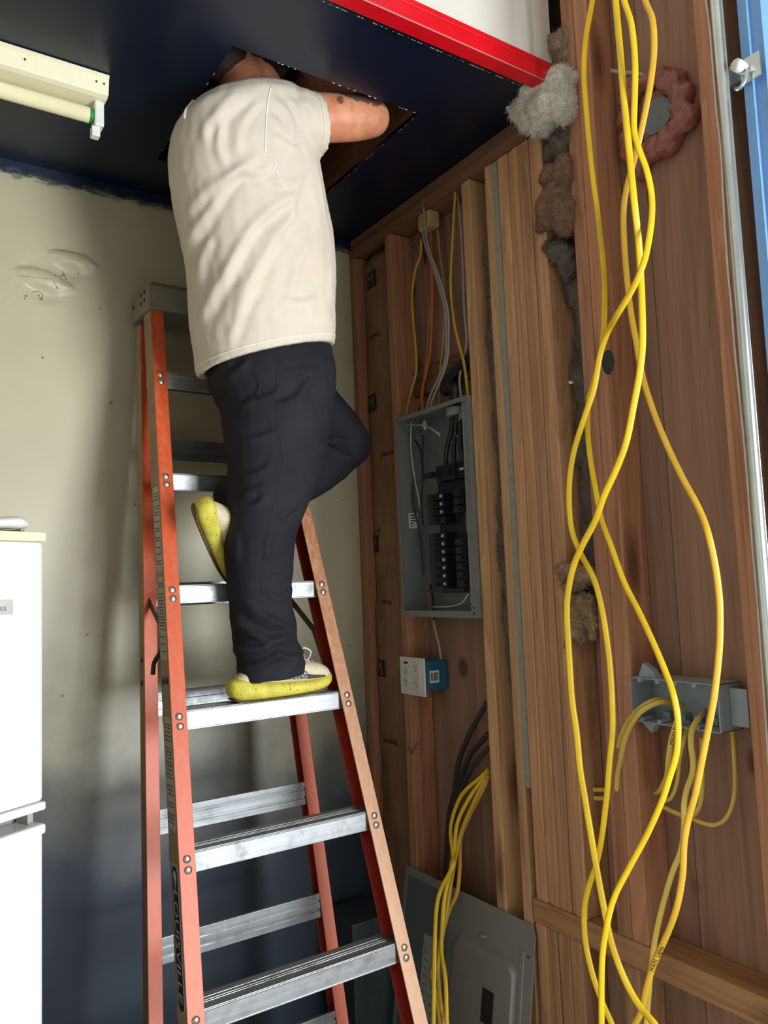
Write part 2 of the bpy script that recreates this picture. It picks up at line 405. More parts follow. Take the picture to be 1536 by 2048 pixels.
# plate the post stands on, and the short timbers below it
b = MB().box((-.002, -.797, .612), (.088, -1.60, .672)); tag(b.build('bottom_plate', M['plate'], bevel=.004), 'long horizontal timber plate under the post and studs', 'plate')
for y0, y1, lb in ((-.80, -.838, 'short tan stud under the plate, at its left end'), (-.84, -.878, 'second short stud under the plate from its left end'), (-.88, -.918, 'third short stud under the plate from its left end'), (-.92, -.958, 'fourth short stud under the plate, left of the crossing cables'), (-1.085, -1.13, 'short stud under the plate below the double stud')):
    member('short_stud', lb, y0, y1, 0, .611, M['post'], group='short studs below the plate', x0=.002)
b = MB().box((-.001, -.001, 2.697), (.088, -1.03, 2.733)); tag(b.build('top_plate', M['joist'], bevel=.003), 'dark top plate right under the ceiling, lower of two', 'plate', 'top plates')
b = MB().box((.004, -.001, 2.734), (.088, -1.03, 2.7705)); tag(b.build('top_plate', M['joist'], bevel=.003), 'dark top plate touching the ceiling, upper of two', 'plate', 'top plates')
b = MB().box((.066, -.274, 2.13), (.0885, -.6495, 2.22)); tag(b.build('blocking', M['joist'], bevel=.003), 'dark horizontal block behind the wires above the breaker panel', 'blocking')
# grey drywall strip
b = MB().box((-.001, -.7905, .953), (.012, -.811, 2.69)); tag(b.build('drywall_strip', plain('grey_drywall_edge', srgb(150, 146, 134), .9, 0, .12, 50, .3)), 'narrow grey drywall strip between the tan stud and grooved post', 'drywall')

# garage door jamb, track and bracket at the right edge
galv = plain('galvanized_steel', srgb(200, 206, 204), .28, .85, .1, 14)
blue = plain('blue_glare_jamb', srgb(120, 165, 214), .35, .0, .1, 12)  # blue lens glare over a white jamb, put into its colour
t = thing('door_track', 'bright galvanized vertical garage door track at the right edge', 'track', (-.02, -1.53, .7))
MB().box((-.045, -1.519, .7), (-.043, -1.546, 3.3)).box((-.045, -1.519, .7), (-.012, -1.521, 3.3)).build('channel', galv, t, bevel=.001)
MB().tube([(-.047, -1.533, .7), (-.047, -1.533, 2.0), (-.047, -1.533, 3.3)], .0115, n=12).build('rounded_lip', galv, t, smooth=True)
MB().box((-.012, -1.515, 2.50), (-.0005, -1.56, 2.54)).build('mounting_bracket', galv, t)
b = MB().box((-.0, -1.551, 0), (.09, -1.599, 3.5)).box((-.01, -1.556, 0), (0, -1.575, 3.5)); struct(b.build('trim_4', blue), 'door jamb tinted with blue glare behind the galvanized track')
t = thing('roller_bracket', 'steel roller bracket with hooked clip beside the galvanized track', 'bracket', (-.03, -1.57, 2.49))
MB().box((-.022, -1.558, 2.48), (-.018, -1.60, 2.53)).build('bracket_plate', galv, t)
MB().tube([(-.03, -1.55, 2.475), (-.035, -1.56, 2.468), (-.035, -1.572, 2.475), (-.03, -1.58, 2.50)], .004, n=8).build('hook', galv, t, smooth=True)
MB().cyl((-.05, -1.566, 2.51), (-.02, -1.566, 2.51), .012).build('roller', M['white'], t, smooth=True)

# ================================================================== FLUORESCENT STRIP
t = thing('strip_light', 'cream fluorescent strip light on the navy ceiling, lamp off', 'light', (-1.8, -.475, 2.70))
cream = plain('cream_enamel', srgb(236, 230, 196), .4, 0, .03)
b = MB()
prof = [(-.528, H - .001), (-.528, H - .016), (-.522, H - .05), (-.508, H - .054), (-.444, H - .054), (-.430, H - .05), (-.424, H - .001)]
b.hexa([(-2.6, y, z) for y, z in prof], [(-1.0, y, z) for y, z in prof])
b.build('housing', cream, t, bevel=.002)
MB().box((-2.6, -.531, H - .0025), (-1.0, -.528, H - .012)).build('edge_flange', cream, t, bevel=.001)
tubemat = plain('lamp_glass', srgb(238, 230, 186), .25, 0, .02)
MB().cyl((-2.5, -.478, H - .088), (-1.037, -.478, H - .088), .0185, n=24).build('lamp_tube', tubemat, t, smooth=True)
MB().cyl((-1.037, -.478, H - .088), (-1.028, -.478, H - .088), .0182, n=24).build('green_end_band', plain('green_band', srgb(30, 130, 60), .4), t, smooth=True)
lh = MB().box((-1.027, -.497, H - .118), (-1.004, -.459, H - .054)).build('lamp_holder', M['white'], t, bevel=.004)
MB().box((-1.032, -.489, H - .142), (-1.012, -.467, H - .117)).build('holder_tip', M['white'], lh, bevel=.002)
for x in (-1.012, -1.03, -1.19): MB().cyl((x, -.5285, H - .026), (x, -.523, H - .027), .0022, n=8).build('screw', M['dark_metal'], t)

# ================================================================== FRIDGE
def fridge():
    P0 = Vector((-1.19, -.75, 0)); a = math.radians(28.2); ux = Vector((math.cos(a), math.sin(a), 0)); uy = Vector((-math.sin(a), math.cos(a), 0))
    Mx = Matrix(((ux.x, uy.x, 0, P0.x), (ux.y, uy.y, 0, P0.y), (0, 0, 1, 0), (0, 0, 0, 1)))
    t = thing('refrigerator', 'white two door refrigerator at the left edge', 'refrigerator', P0)
    w = plain('white_appliance', srgb(214, 215, 211), .3, 0, .015, 4); g = plain('grey_seal', srgb(150, 150, 146), .7); ivory = plain('yellowed_trim', srgb(232, 224, 178), .4, 0, .03)
    def bb(a, c): return MB().box(a, c).xf(Mx)
    ztop = 1.632
    bb((-.60, .075, .03), (-.004, .62, ztop - .012)).build('body', w, t, bevel=.006)
    d = bb((-.6, 0, 1.122), (0, .06, ztop - .018)).build('freezer_door', w, t, bevel=.008)
    bb((-.603, -.003, ztop - .018), (.004, .062, ztop)).build('door_top_trim', ivory, d, bevel=.003)
    bb((-.603, -.004, 1.106), (.003, .062, 1.122)).build('door_bottom_trim', w, d, bevel=.004)
    d2 = bb((-.6, 0, .08), (0, .06, 1.080)).build('fridge_door', w, t, bevel=.008)
    bb((-.603, -.004, 1.062), (.003, .062, 1.0815)).build('door_top_trim', w, d2, bevel=.005)
    bb((-.59, .062, .08), (-.012, .074, ztop - .03)).build('door_seal', g, t)
    bb((-.02, .02, 1.082), (-.008, .05, 1.105)).build('middle_hinge', g, t)
    h = MB(); h.tube([(-.16, .055, ztop + .011), (-.07, .05, ztop + .018), (-.03, .04, ztop + .020), (-.012, .035, ztop + .016)], [.012, .02, .024, .012], n=12, flat=.55, ref=(0, 0, 1))
    h.xf(Mx).build('hinge_cover', w, t, smooth=True)
    bb((-.03, .028, ztop), (-.022, .04, ztop + .014)).build('hinge_pin', g, t)
    bb((-.17, .04, ztop - .012), (-.03, .09, ztop + .006)).build('hinge_plate', M['black'], t)
    nb = bb((-.16, -.003, ztop - .155), (-.069, .001, ztop - .128)).build('name_badge', plain('silver_badge', srgb(206, 206, 196), .3, .3), t, bevel=.001)
    put_text('ea', .017, lambda x, y, k: Mx @ Vector((-.098 + x, -.0034 - k, ztop - .148 + y)), 'badge_letters', plain('grey_print', srgb(120, 120, 112), .5), nb)
    for x in (-.55, -.06): MB().cyl(Mx @ Vector((x, .12, 0)), Mx @ Vector((x, .12, .035)), .02).build('foot', M['black'], t)

def text_geo(text, size):
    cu = bpy.data.curves.new('txt', 'FONT'); cu.body = text; cu.size = size; cu.resolution_u = 3
    o = bpy.data.objects.new('txt', cu); COL.objects.link(o)
    dg = bpy.context.evaluated_depsgraph_get(); me = bpy.data.meshes.new_from_object(o.evaluated_get(dg))
    v = [tuple(p.co) for p in me.vertices]; f = [tuple(p.vertices) for p in me.polygons]
    bpy.data.objects.remove(o); bpy.data.curves.remove(cu); bpy.data.meshes.remove(me)
    return v, f
def put_text(text, size, fn, name, mat, parent, thick=.0003):
    """lettering mapped by fn(x, y, lift) on to a surface, with a hair of thickness"""
    v, f = text_geo(text, size); n = len(v); b = MB()
    vs = [fn(p[0], p[1], thick) for p in v] + [fn(p[0], p[1], -.0002) for p in v]
    b.add(vs, [tuple(q) for q in f] + [tuple(i + n for i in reversed(q)) for q in f])
    me = b.build(name, mat, parent); return me
fridge()

# ================================================================== STEPLADDER
def ladder():
    cx = -.6188
    hw = lambda n: .301 - .0173 * n                      # half distance between the rivet lines
    fy = lambda n: -.889 + .0885 * n                      # front face of the front rails
    ry = lambda n: -.455 + .0455 * n                      # front face of the rear rails
    z = lambda n: .3 * n
    t = thing('stepladder', 'tall orange fibreglass stepladder with aluminium steps', 'ladder', (cx, -.65, 0))
    N1 = 7.78
    def rail(name, sgn, yf, dep, fl, mats, hwf, nmax):
        b = MB()
        def U(n):
            xo = cx + sgn * (hwf(n) + .019); xi = cx + sgn * (hwf(n) + .019 - fl); th = .0045; y = yf(n); Z = z(n)
            X = lambda k: xo - sgn * k
            return [[(xo, y, Z), (xi, y, Z), (xi, y + th, Z), (X(th), y + th, Z)],            # front flange
                    [(xo, y, Z), (X(th), y + th, Z), (X(th), y + dep - th, Z), (xo, y + dep, Z)],   # web
                    [(xo, y + dep, Z), (X(th), y + dep - th, Z), (xi, y + dep - th, Z), (xi, y + dep, Z)]]
        A, B = U(0.05), U(nmax)
        for k in range(3): b.hexa(A[k], B[k], k)
        return b.build(name, mats, t, bevel=.0012)
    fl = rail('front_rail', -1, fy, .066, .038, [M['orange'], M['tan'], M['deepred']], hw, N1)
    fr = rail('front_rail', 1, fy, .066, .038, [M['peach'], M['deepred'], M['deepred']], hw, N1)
    fl['label'] = 'orange rail with the black name plate'; fr['label'] = 'weathered peach coloured rail'
    hr = lambda n: .262 - .0135 * n + .008
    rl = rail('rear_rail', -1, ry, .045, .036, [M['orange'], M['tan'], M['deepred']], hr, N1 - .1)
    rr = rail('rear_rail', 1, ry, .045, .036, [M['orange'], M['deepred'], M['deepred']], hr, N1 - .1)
    for n in range(1, 8):                                 # steps with a ribbed tread, an apron in front and a lip behind
        b = MB(); y = fy(n) + .0125; Z = z(n); x0, x1 = cx - hw(n) - .013, cx + hw(n) + .013
        b.box((x0, y, Z - .023), (x1, y + .004, Z + .021)).box((x0, y, Z + .017), (x1, y + .076, Z + .0205)).box((x0, y + .073, Z - .012), (x1, y + .0765, Z + .020))
        for k, (a, c) in enumerate(((.002, .022), (.030, .034), (.038, .042), (.050, .072))): b.box((x0, y + a, Z + .0205), (x1, y + c, Z + .0232))
        b.box((x0, y - .001, Z - .024), (x1, y + .006, Z - .020))
        st = b.build('step', M['aluminium'], t, bevel=.0012)
        for sgn, R in ((-1, fl), (1, fr)):
            for dz in (-.011, .011):
                c = Vector((cx + sgn * hw(n), fy(n + dz / .3) - .0001, Z + dz))
                MB().ball(c, (.0095, .0045, .0095), nu=14, nv=8).build('rivet', M['rivet'], R, smooth=True)
    for n in (1.05, 2.05, 3.05, 4.03, 5.0, 6.4):         # three ribbed bars between the rear rails
        b = MB(); y = ry(n) + .006; Z = z(n); x0, x1 = cx - hr(n) - .012, cx + hr(n) + .012
        b.box((x0, y + .004, Z - .032), (x1, y + .010, Z + .032))
        for dz in (-.0235, 0, .0235): b.box((x0, y, Z + dz - .0085), (x1, y + .005, Z + dz + .0085))
        b.build('rear_brace', M['aluminium'], t, bevel=.0008)
    # top cap
    yf = fy(N1) - .014; yb = ry(N1 - .1) + .06; b = MB()
    bot = [(cx - .197, yf, 2.315), (cx + .197, yf, 2.315), (cx + .197, yb, 2.315), (cx - .197, yb, 2.315)]
    mid = [(cx - .195, yf, 2.385), (cx + .195, yf, 2.385), (cx + .195, yb, 2.385), (cx - .195, yb, 2.385)]
    top = [(cx - .178, yf + .012, 2.402), (cx + .178, yf + .012, 2.402), (cx + .178, yb - .012, 2.402), (cx - .178, yb - .012, 2.402)]
    b.loft([bot, mid, top]); cp = b.build('top_cap', M['cap'], t, bevel=.006)
    for y, Z in ((yf + .03, 2.372), (yf + .03, 2.348), (yf + .062, 2.372), (yf + .062, 2.348), (yb - .03, 2.36)): MB().cyl((cx - .1985, y, Z), (cx - .19, y, Z), .005, n=12).build('cap_hole', M['black'], cp)
    v0 = Vector((cx - .075, yf - .0006, 2.348))
    MB().hexa([v0 + Vector(p) for p in ((0, 0, 0), (.022, 0, .001), (.045, 0, -.001), (.025, 0, .018))], [v0 + Vector((p[0], .002, p[2])) for p in ((0, 0, 0), (.022, 0, .001), (.045, 0, -.001), (.025, 0, .018))]).build('cap_logo', M['black'], cp)
    # folding spreader arms
    for sgn, nm in ((1, 0), (-1, 1)):
        x = cx + sgn * (.212 if sgn > 0 else .206)
        b = MB().tube([(x, fy(4.25) + .055, z(4.25)), (x + sgn * .004, fy(4.9) + .075, z(4.62)), (x, ry(4.98) + .02, z(4.98))], .011, n=8, flat=.25, ref=(1, 0, 0), smooth=False)
        b.build('spreader', M['dark_metal'], t)
    b = MB().tube([(cx - .243, fy(4.4) + .13, 1.30), (cx - .242, fy(4.4) + .12, 1.33), (cx - .235, fy(4.4) + .09, 1.36), (cx - .228, fy(4.4) + .08, 1.40)], .006, n=8); b.build('spreader_handle', M['dark_metal'], t)
    # side labels on the left web, and the name plate reading downwards
    ang = math.atan2(.0885, .3)
    def web(n, k, lift):                                   # k metres along the depth of the web
        return Vector((cx - hw(n) - .019 - lift, fy(n) + k, z(n)))
    def plate(n0, n1, k0, k1, mat, name, lift=.0006):
        A = [web(n0, k0, 0), web(n0, k1, 0), web(n1, k1, 0), web(n1, k0, 0)]; B = [web(n0, k0, lift), web(n0, k1, lift), web(n1, k1, lift), web(n1, k0, lift)]
        return MB().hexa(A, B).build(name, mat, fl)
    lab = plain('worn_label', srgb(172, 164, 146), .7, 0, .15, 40); grey = plain('label_print', srgb(70, 68, 64), .7)
    for n0, n1 in ((4.47, 5.15), (3.22, 4.03), (5.2, 5.95)):
        pl = plate(n0, n1, .010, .056, lab, 'warning_label'); b = MB(); n = n1 - .05
        while n > n0 + .05:
            k = .014
            while k < .05:
                k1 = min(k + random.uniform(.006, .018), .053)
                b.hexa([web(n, k, .0005), web(n, k1, .0005), web(n - .012, k1, .0005), web(n - .012, k, .0005)], [web(n, k, .0009), web(n, k1, .0009), web(n - .012, k1, .0009), web(n - .012, k, .0009)])
                k = k1 + .004
            n -= random.choice((.024, .03, .06))
        b.build('label_print', grey, pl)
    def octo(n0, n1, k0, k1, lift):
        c = .12 * 1.0; km = (k0 + k1) / 2; q = (k1 - k0) * .28
        return [web(n0 + .03, k0, lift), web(n0, k0 + q, lift), web(n0, k1 - q, lift), web(n0 + .03, k1, lift), web(n1 - .03, k1, lift), web(n1, k1 - q, lift), web(n1, k0 + q, lift), web(n1 - .03, k0, lift)]
    silver = plain('silver_print', srgb(186, 186, 180), .4, .2)
    n0, n1 = 2.06, 2.99
    MB().hexa(octo(n0, n1, .012, .052, 0), octo(n0, n1, .012, .052, .0006)).build('name_plate_border', silver, fl)
    npl = MB().hexa(octo(n0 + .012, n1 - .012, .0145, .0495, .0005), octo(n0 + .012, n1 - .012, .0145, .0495, .0010)).build('name_plate', M['black'], fl)
    L = .218
    def onweb(x, y, k):                                    # text runs down the rail, tops of the letters to the front
        return web(n1 - .165 - x / .3 * math.cos(0), .044 - y, .0010 + max(k, 0))
    v, f = text_geo('LOUISVILLE', .034); wdt = max(p[0] for p in v); ks = .212 / wdt
    b = MB(); nv = len(v)
    b.add([onweb(p[0] * ks, p[1] * 1.02, .0004) for p in v] + [onweb(p[0] * ks, p[1] * 1.02, 0) for p in v], list(f) + [tuple(i + nv for i in reversed(q)) for q in f])
    b.build('name_letters', silver, npl)
    pts = [(2.955, .032), (2.93, .042), (2.90, .042), (2.87, .035), (2.82, .033), (2.82, .031), (2.87, .029), (2.90, .022), (2.93, .022)]
    MB().hexa([web(n, k, .0009) for n, k in pts], [web(n, k, .0014) for n, k in pts]).build('name_plate_emblem', silver, npl)
    for n, k in ((4.31, .02), (4.3, .046)): MB().ball(web(n, k, 0), (.004, .009, .009)).build('bolt', M['dark_metal'], fl, smooth=True)
    for n in (4.42, 4.22): MB().ball((cx - hr(n) - .019, ry(n) + .022, z(n)), (.004, .008, .008)).build('bolt', M['dark_metal'], rl, smooth=True)
    for sgn, yy, hh in ((-1, fy, hw), (1, fy, hw), (-1, ry, hr), (1, ry, hr)):
        x = cx + sgn * (hh(0) + .002); MB().box((x - .026, yy(0) - .006, 0), (x + .026, yy(0) + .074 - (0 if yy is fy else .02), .055)).build('foot_pad', M['black'], t, bevel=.004)
    return t
ladder()

# ================================================================== BREAKER PANEL
def frame_map(M):                                          # helper: matrix to a point mapper
    return lambda x, y, k: M @ Vector((x, y, k))
def panel():
    y0, y1, z0, z1 = -.2765, -.6480, 1.398, 2.048
    t = thing('breaker_panel', 'open grey electrical breaker panel set between two bare studs', 'breaker panel', (.03, -.462, z0))
    g = M['metal_box']
    b = MB().box((.083, y0, z0), (.085, y1, z1)).box((-.0144, y0, z0), (.0829, y0 - .002, z1)).box((-.0144, y1 + .002, z0), (.0829, y1, z1)).box((-.0144, y0 - .0021, z0), (.0829, y1 + .0021, z0 + .002)).box((-.0144, y0 - .0021, z1 - .002), (.0829, y1 + .0021, z1))
    b.box((-.0165, y0, z0), (-.0145, y0 - .008, z1)).box((-.0165, y1 + .024, z0), (-.0145, y1, z1)).box((-.0163, y0 - .0081, z0), (-.0145, y1 + .0241, z0 + .02)).box((-.0163, y0 - .0081, z1 - .014), (-.0145, y1 + .0241, z1))
    case = b.build('enclosure', g, t)
    b = MB().box((-.018, y1 + .024, z0 + .03), (-.012, y1 + .0185, z1 - .03)).build('front_lip', g, t, bevel=.001)
    for yy, zz, r in ((y0 - .0025, 1.99, .016), (y0 - .0025, 1.62, .016), (y0 - .0025, 1.575, .016), (y0 - .0025, 1.455, .022)):
        for rr in (r, r * .6): MB().tube([(.035 + rr * math.cos(a), yy, zz + rr * math.sin(a)) for a in np.linspace(0, 6.28, 20)], .0012, n=6, smooth=False).build('knockout_ring', g, case)
    for yy, zz in ((y1 + .012, z1 - .02), (y1 + .012, z0 + .03), (y1 + .012, z0 + .012)): MB().cyl((-.0165, yy, zz), (-.013, yy, zz), .003).build('screw_hole', M['black'], case)
    MB().box((.081, -.50, 1.43), (.083, -.506, 1.436)).build('mounting_screw', M['black'], case)
    # sticker on the left inner wall
    st = MB().box((.022, y0 - .0022, 1.685), (.058, y0 - .0030, 1.735)).build('sticker', M['white'], t)
    b = MB()
    for k in range(5): b.box((.027, y0 - .0031, 1.69 + k * .009), (.038 if k < 2 else .054, y0 - .0034, 1.694 + k * .009))
    b.build('sticker_print', M['ink'], st)
    # bus assembly
    MB().box((.066, -.385, 1.47), (.082, -.628, 1.86)).build('bus_frame', plain('bus_insulator', (.02, .022, .028), .5), t, bevel=.003)
    blue_black = plain('breaker_black', (.010, .012, .02), .35, 0, .2)
    tog = plain('breaker_marking', srgb(200, 205, 205), .4)
    def breaker(yc, zc, h, wd=.085, hole=False):
        o = MB().box((.018, yc - wd / 2, zc - h / 2), (.066, yc + wd / 2, zc + h / 2)).box((.012, yc - wd * .18, zc - h / 2 + .003), (.02, yc + wd * .2, zc + h / 2 - .003)).build('circuit_breaker', blue_black, t, bevel=.002)
        MB().box((.003, yc - .008, zc - h * .2), (.013, yc + .008, zc + h * .2)).build('toggle', M['black'], o, bevel=.001)
        if random.random() < .75: MB().box((.0165, yc - wd * .42, zc - .004), (.0182, yc - wd * .30, zc + .003)).build('rating_mark', tog, o)
    breaker(-.515, 1.842, .05, .15)
    MB().box((.0, -.44, 1.835), (.03, -.4, 1.85)).build('main_lug', M['black'], t)
    z = 1.772
    for k in range(12):
        if k not in (4,): breaker(-.43, z, .0215)
        if k not in (3, 4, 5): breaker(-.562, z, .0215)
        z -= .0248
    MB().box((.055, -.53, 1.655), (.064, -.60, 1.715)).build('open_slot', plain('slot_metal', srgb(120, 124, 120), .5, .3), t)
    MB().box((.02, -.365, 1.475), (.03, -.55, 1.482)).build('ground_bar', M['black'], t)
    # round hub and service conductors
    MB().cyl((.035, -.535, 2.012), (.035, -.535, 2.036), .031, n=24).build('hub_fitting', plain('grey_hub', srgb(150, 152, 150), .5), t, smooth=False)
    for dy in (-.022, .0, .022):
        MB().tube([(.035, -.535 + dy * .6, 2.03), (.03, -.535 + dy, 1.97), (.03, -.52 + dy * 1.6, 1.91), (.035, -.515 + dy * 2, 1.86)], .0078, n=10).build('service_conductor', M['black'], t, smooth=True)
    wh = plain('white_wire', srgb(206, 202, 190), .5); gw = plain('grey_wire', srgb(140, 140, 140), .5)
    def wire(pts, r, m, name='branch_wire'): MB().tube(pts, r, n=7).build(name, m, t, smooth=True)
    A = lambda px, py, X=.03: tuple(atX(px, py, X))
    wire([A(822, 842), A(822, 900), A(830, 960), A(835, 985), A(845, 1040)], .0022, wh)
    wire([A(828, 952), A(826, 1000), A(838, 1060), A(845, 1120), A(846, 1150)], .0028, M['black'])
    wire([A(830, 880), A(842, 905), A(845, 960), A(842, 1010), A(846, 1050)], .0032, M['black'])
    wire([A(846, 870), A(845, 920), A(848, 960)], .003, M['black'])
    wire([A(808, 850), A(830, 850), A(852, 852), A(880, 868)], .002, wh)
    wire([A(850, 850), A(868, 862), A(880, 872)], .002, wh)
    wire([A(925, 832, .02), A(915, 842, .03), A(910, 848, .05)], .002, wh); wire([A(926, 826, .02), A(914, 836, .03), A(908, 842, .05)], .002, wh)
    wire([A(912, 868, .03), A(920, 880, .03), A(928, 890, .04)], .002, gw)
    wire([A(937, 1188, .02), A(924, 1206, .02), A(905, 1212, .03), A(885, 1214, .03), A(866, 1214, .04)], .0025, wh)
    wire([A(853, 1160, .05), A(856, 1190, .05), A(862, 1238, .05)], .0018, M['copper'])
    wire([A(860, 1170, .06), A(866, 1200, .05), A(868, 1240, .04)], .0035, M['black'])
    for k in range(4): wire([A(858 + 4 * k, 898, .06), A(862 + 4 * k, 904 + 2 * k, .055), A(866 + 3 * k, 910, .06)], .0012, M['copper'])
    b = MB()
    b.ball(A(850, 850, .035), (.008, .008, .018)).build('cable_clamp', plain('clamp_white', srgb(180, 172, 160), .5), t, smooth=True)
panel()

# cables that drop into the panel from the ceiling
yel = plain('dull_yellow_jacket', srgb(196, 158, 52), .45, 0, .08); orj = plain('orange_jacket', srgb(206, 96, 38), .45, 0, .08); gryj = plain('grey_white_jacket', srgb(160, 152, 148), .45, 0, .08); olive = plain('faded_yellow_jacket', srgb(166, 136, 74), .5, 0, .1)
def drop(name, label, pts, X, r, mat, flat=.55):
    P = [tuple(atX(px, py, X + (0 if len(q) == 0 else q[0]))) for px, py, *q in pts]
    return tag(MB().tube(P, r, n=10, ref=(1, 0, 0), flat=flat).build(name, mat, smooth=True), label, 'cable', 'cables running down into the breaker panel')
drop('panel_cable', 'yellow cable nearest the left stud, dropping into the breaker panel', [(842, 478), (841, 510), (830, 542), (824, 591), (826, 638), (832, 708), (831, 750), (818, 797), (811, 836)], .035, .0062, yel)
drop('panel_cable', 'orange cable dropping into the breaker panel', [(860, 448), (862, 490), (863, 540), (864, 600), (861, 690), (853, 743), (845, 778), (844, 826)], .05, .0065, orj)
drop('panel_cable', 'thin faded cable behind the orange one, above the panel', [(858, 440), (862, 520), (863, 591), (856, 661), (853, 716), (842, 790), (829, 832)], .066, .0042, olive)
drop('panel_cable', 'grey cable crossing in front of the yellow foam block, left of a pair', [(839, 402), (843, 450), (851, 492), (866, 534), (880, 580), (891, 626), (892, 673), (890, 720), (874, 762), (860, 792), (851, 828)], .012, .0048, gryj)
drop('panel_cable', 'grey cable crossing in front of the yellow foam block, right of a pair', [(846, 396), (850, 455), (858, 500), (873, 540), (886, 582), (896, 626), (897, 673), (894, 722), (879, 764), (866, 796), (857, 826)], .001, .0045, gryj)
drop('panel_cable', 'faded yellow cable running straight under the foam block', [(874, 452), (880, 511), (888, 567), (889, 620), (886, 685), (880, 743), (878, 812)], .055, .0052, olive)
drop('panel_cable', 'yellow cable curving right to the top right corner of the panel', [(911, 372), (905, 480), (901, 567), (907, 638), (917, 685), (928, 727), (937, 798)], .02, .0058, yel)
drop('panel_cable', 'grey cable beside the knotty stud, bent above the panel', [(913, 372), (921, 450), (926, 544), (928, 614), (933, 680), (926, 722), (919, 757), (922, 798)], .035, .0052, gryj)
tag(MB().tube([tuple(atX(950, 712, .044)), tuple(atX(930, 728, .044)), tuple(atX(905, 752, .04)), tuple(atX(890, 780, .036)), (.035, -.535, 2.10), (.035, -.535, 2.05)], .019, n=14).build('service_cable', M['black'], smooth=True), 'thick black service cable entering the top of the breaker panel', 'cable', 'cables running down into the breaker panel')
foam = plain('yellow_foam', srgb(176, 150, 92), .95, 0, .2, 60, .6); fc = atX(858, 432, .03)
tag(MB().box((.006, fc.y - .032, 2.640), (.05, fc.y + .034, 2.6955)).build('foam_block', foam, bevel=.008), 'small yellow foam block under the top plate', 'foam')

def lumps(name, label, cat, parts, mat, amp=.35, freq=26, vox=.006, parent=None, group=None, fuzz=0.0):
    """soft lumpy body from overlapping balls, fused and roughened"""
    b = MB()
    for c, r in parts: b.ball(c, r, nu=16, nv=11)
    v, f = remesh(b, vox, 2)
    V = [Vector(p) for p in v]
    N = normals(v, f); out = []
    for p, n in zip(V, N):
        d = noise.fractal(p * freq, 1.0, 2.0, 4) * amp * .011 + (noise.noise(p * 190) * fuzz if fuzz else 0)
        out.append(p + n * d)
    m = MB().add(out, f)
    if fuzz >= .003:                                       # loose glass fibres standing out of the wool
        rng = random.Random(len(out))
        for k in range(int(min(6000, len(out) * .8))):
            i = rng.randrange(len(out)); p = out[i]; d = (N[i] + Vector((rng.uniform(-1, 1), rng.uniform(-1, 1), rng.uniform(-1, 1))) * 1.1).normalized(); h = rng.uniform(.003, .010)
            s = d.cross(Vector((rng.uniform(-1, 1), rng.uniform(-1, 1), .3))).normalized() * .0005; bnd = Vector((rng.uniform(-1, 1), rng.uniform(-1, 1), rng.uniform(-1, .4))) * h * 1.1
            a, c, e = p - d * .003, p + d * h * .5, p + d * h + bnd
            m.add([a - s, a + s, c + s, c - s, e], [(0, 1, 2, 3), (3, 2, 4)])
    o = m.build(name, mat, parent, smooth=True)
    return tag(o, label, cat, group) if parent is None else o
def remesh(b, vox, smooth=3):
    me = bpy.data.meshes.new('tmp'); me.from_pydata(b.v, [], b.f)
    bm = bmesh.new(); bm.from_mesh(me); bmesh.ops.recalc_face_normals(bm, faces=bm.faces); bm.to_mesh(me); bm.free()
    o = bpy.data.objects.new('tmp', me); COL.objects.link(o)
    r = o.modifiers.new('r', 'REMESH'); r.mode = 'VOXEL'; r.voxel_size = vox
    if smooth: s = o.modifiers.new('s', 'SMOOTH'); s.iterations = smooth; s.factor = .5
    dg = bpy.context.evaluated_depsgraph_get(); m2 = bpy.data.meshes.new_from_object(o.evaluated_get(dg))
    v = [tuple(p.co) for p in m2.vertices]; f = [tuple(p.vertices) for p in m2.polygons]
    bpy.data.objects.remove(o); bpy.data.meshes.remove(me); bpy.data.meshes.remove(m2)
    return v, f
def normals(v, f):
    me = bpy.data.meshes.new('tmp'); me.from_pydata(v, [], f); me.update()
    n = [Vector(x.vector) for x in me.vertex_normals]; bpy.data.meshes.remove(me); return n
def fluff(name, c, c2):
    t = NT(name, .95, 0, .1); v = t.coord(rnd=3); n1 = t.noise(v, 90, 6, .75, .6); n2 = t.noise(v, 16, 5, .6)
    b = t.ramp(n1, [(.3, sc(c, .7)), (.6, c), (.8, sc(c, 1.15))]); t.color(t.mix(t.ramp(n2, [(.45, 0.0), (.7, .7)]), b, c2))
    t.bump(n1, .7, .006); return t.mat
white_f = fluff('white_insulation', srgb(232, 229, 216), srgb(206, 198, 178)); beige_f = fluff('beige_insulation', srgb(168, 146, 126), srgb(120, 98, 84)); dark_f = fluff('dirty_grey_insulation', srgb(116, 106, 96), srgb(76, 68, 62)); tan_f = fluff('tan_insulation', srgb(176, 150, 116), srgb(140, 108, 78)); brown_f = fluff('brown_paper_insulation', srgb(150, 118, 96), srgb(96, 76, 66))
A3 = lambda px, py, X: tuple(atX(px, py, X))
lumps('insulation_tuft', 'large white tuft of loose insulation bulging out above the grooved post', 'insulation', [(A3(1075, 178, -.035), .05), (A3(1052, 212, -.04), (.04, .05, .04)), (A3(1098, 215, -.03), .052), (A3(1085, 250, -.03), .036), (A3(1030, 205, -.035), .026), (A3(1118, 170, -.02), .045), (A3(1128, 205, -.02), (.04, .03, .06)), (A3(1060, 240, -.035), .036)], white_f, .9, 20, .005, fuzz=.004)
lumps('insulation_tuft', 'small beige tuft of insulation on top of the white one', 'insulation', [(A3(1112, 100, .0), (.038, .040, .040)), (A3(1085, 122, -.01), (.03, .036, .026)), (A3(1093, 112, -.0), (.03, .032, .026)), (A3(1132, 80, .01), (.03, .022, .034)), (A3(1128, 115, .01), (.03, .024, .04))], beige_f, .9, 26, .005, fuzz=.004)
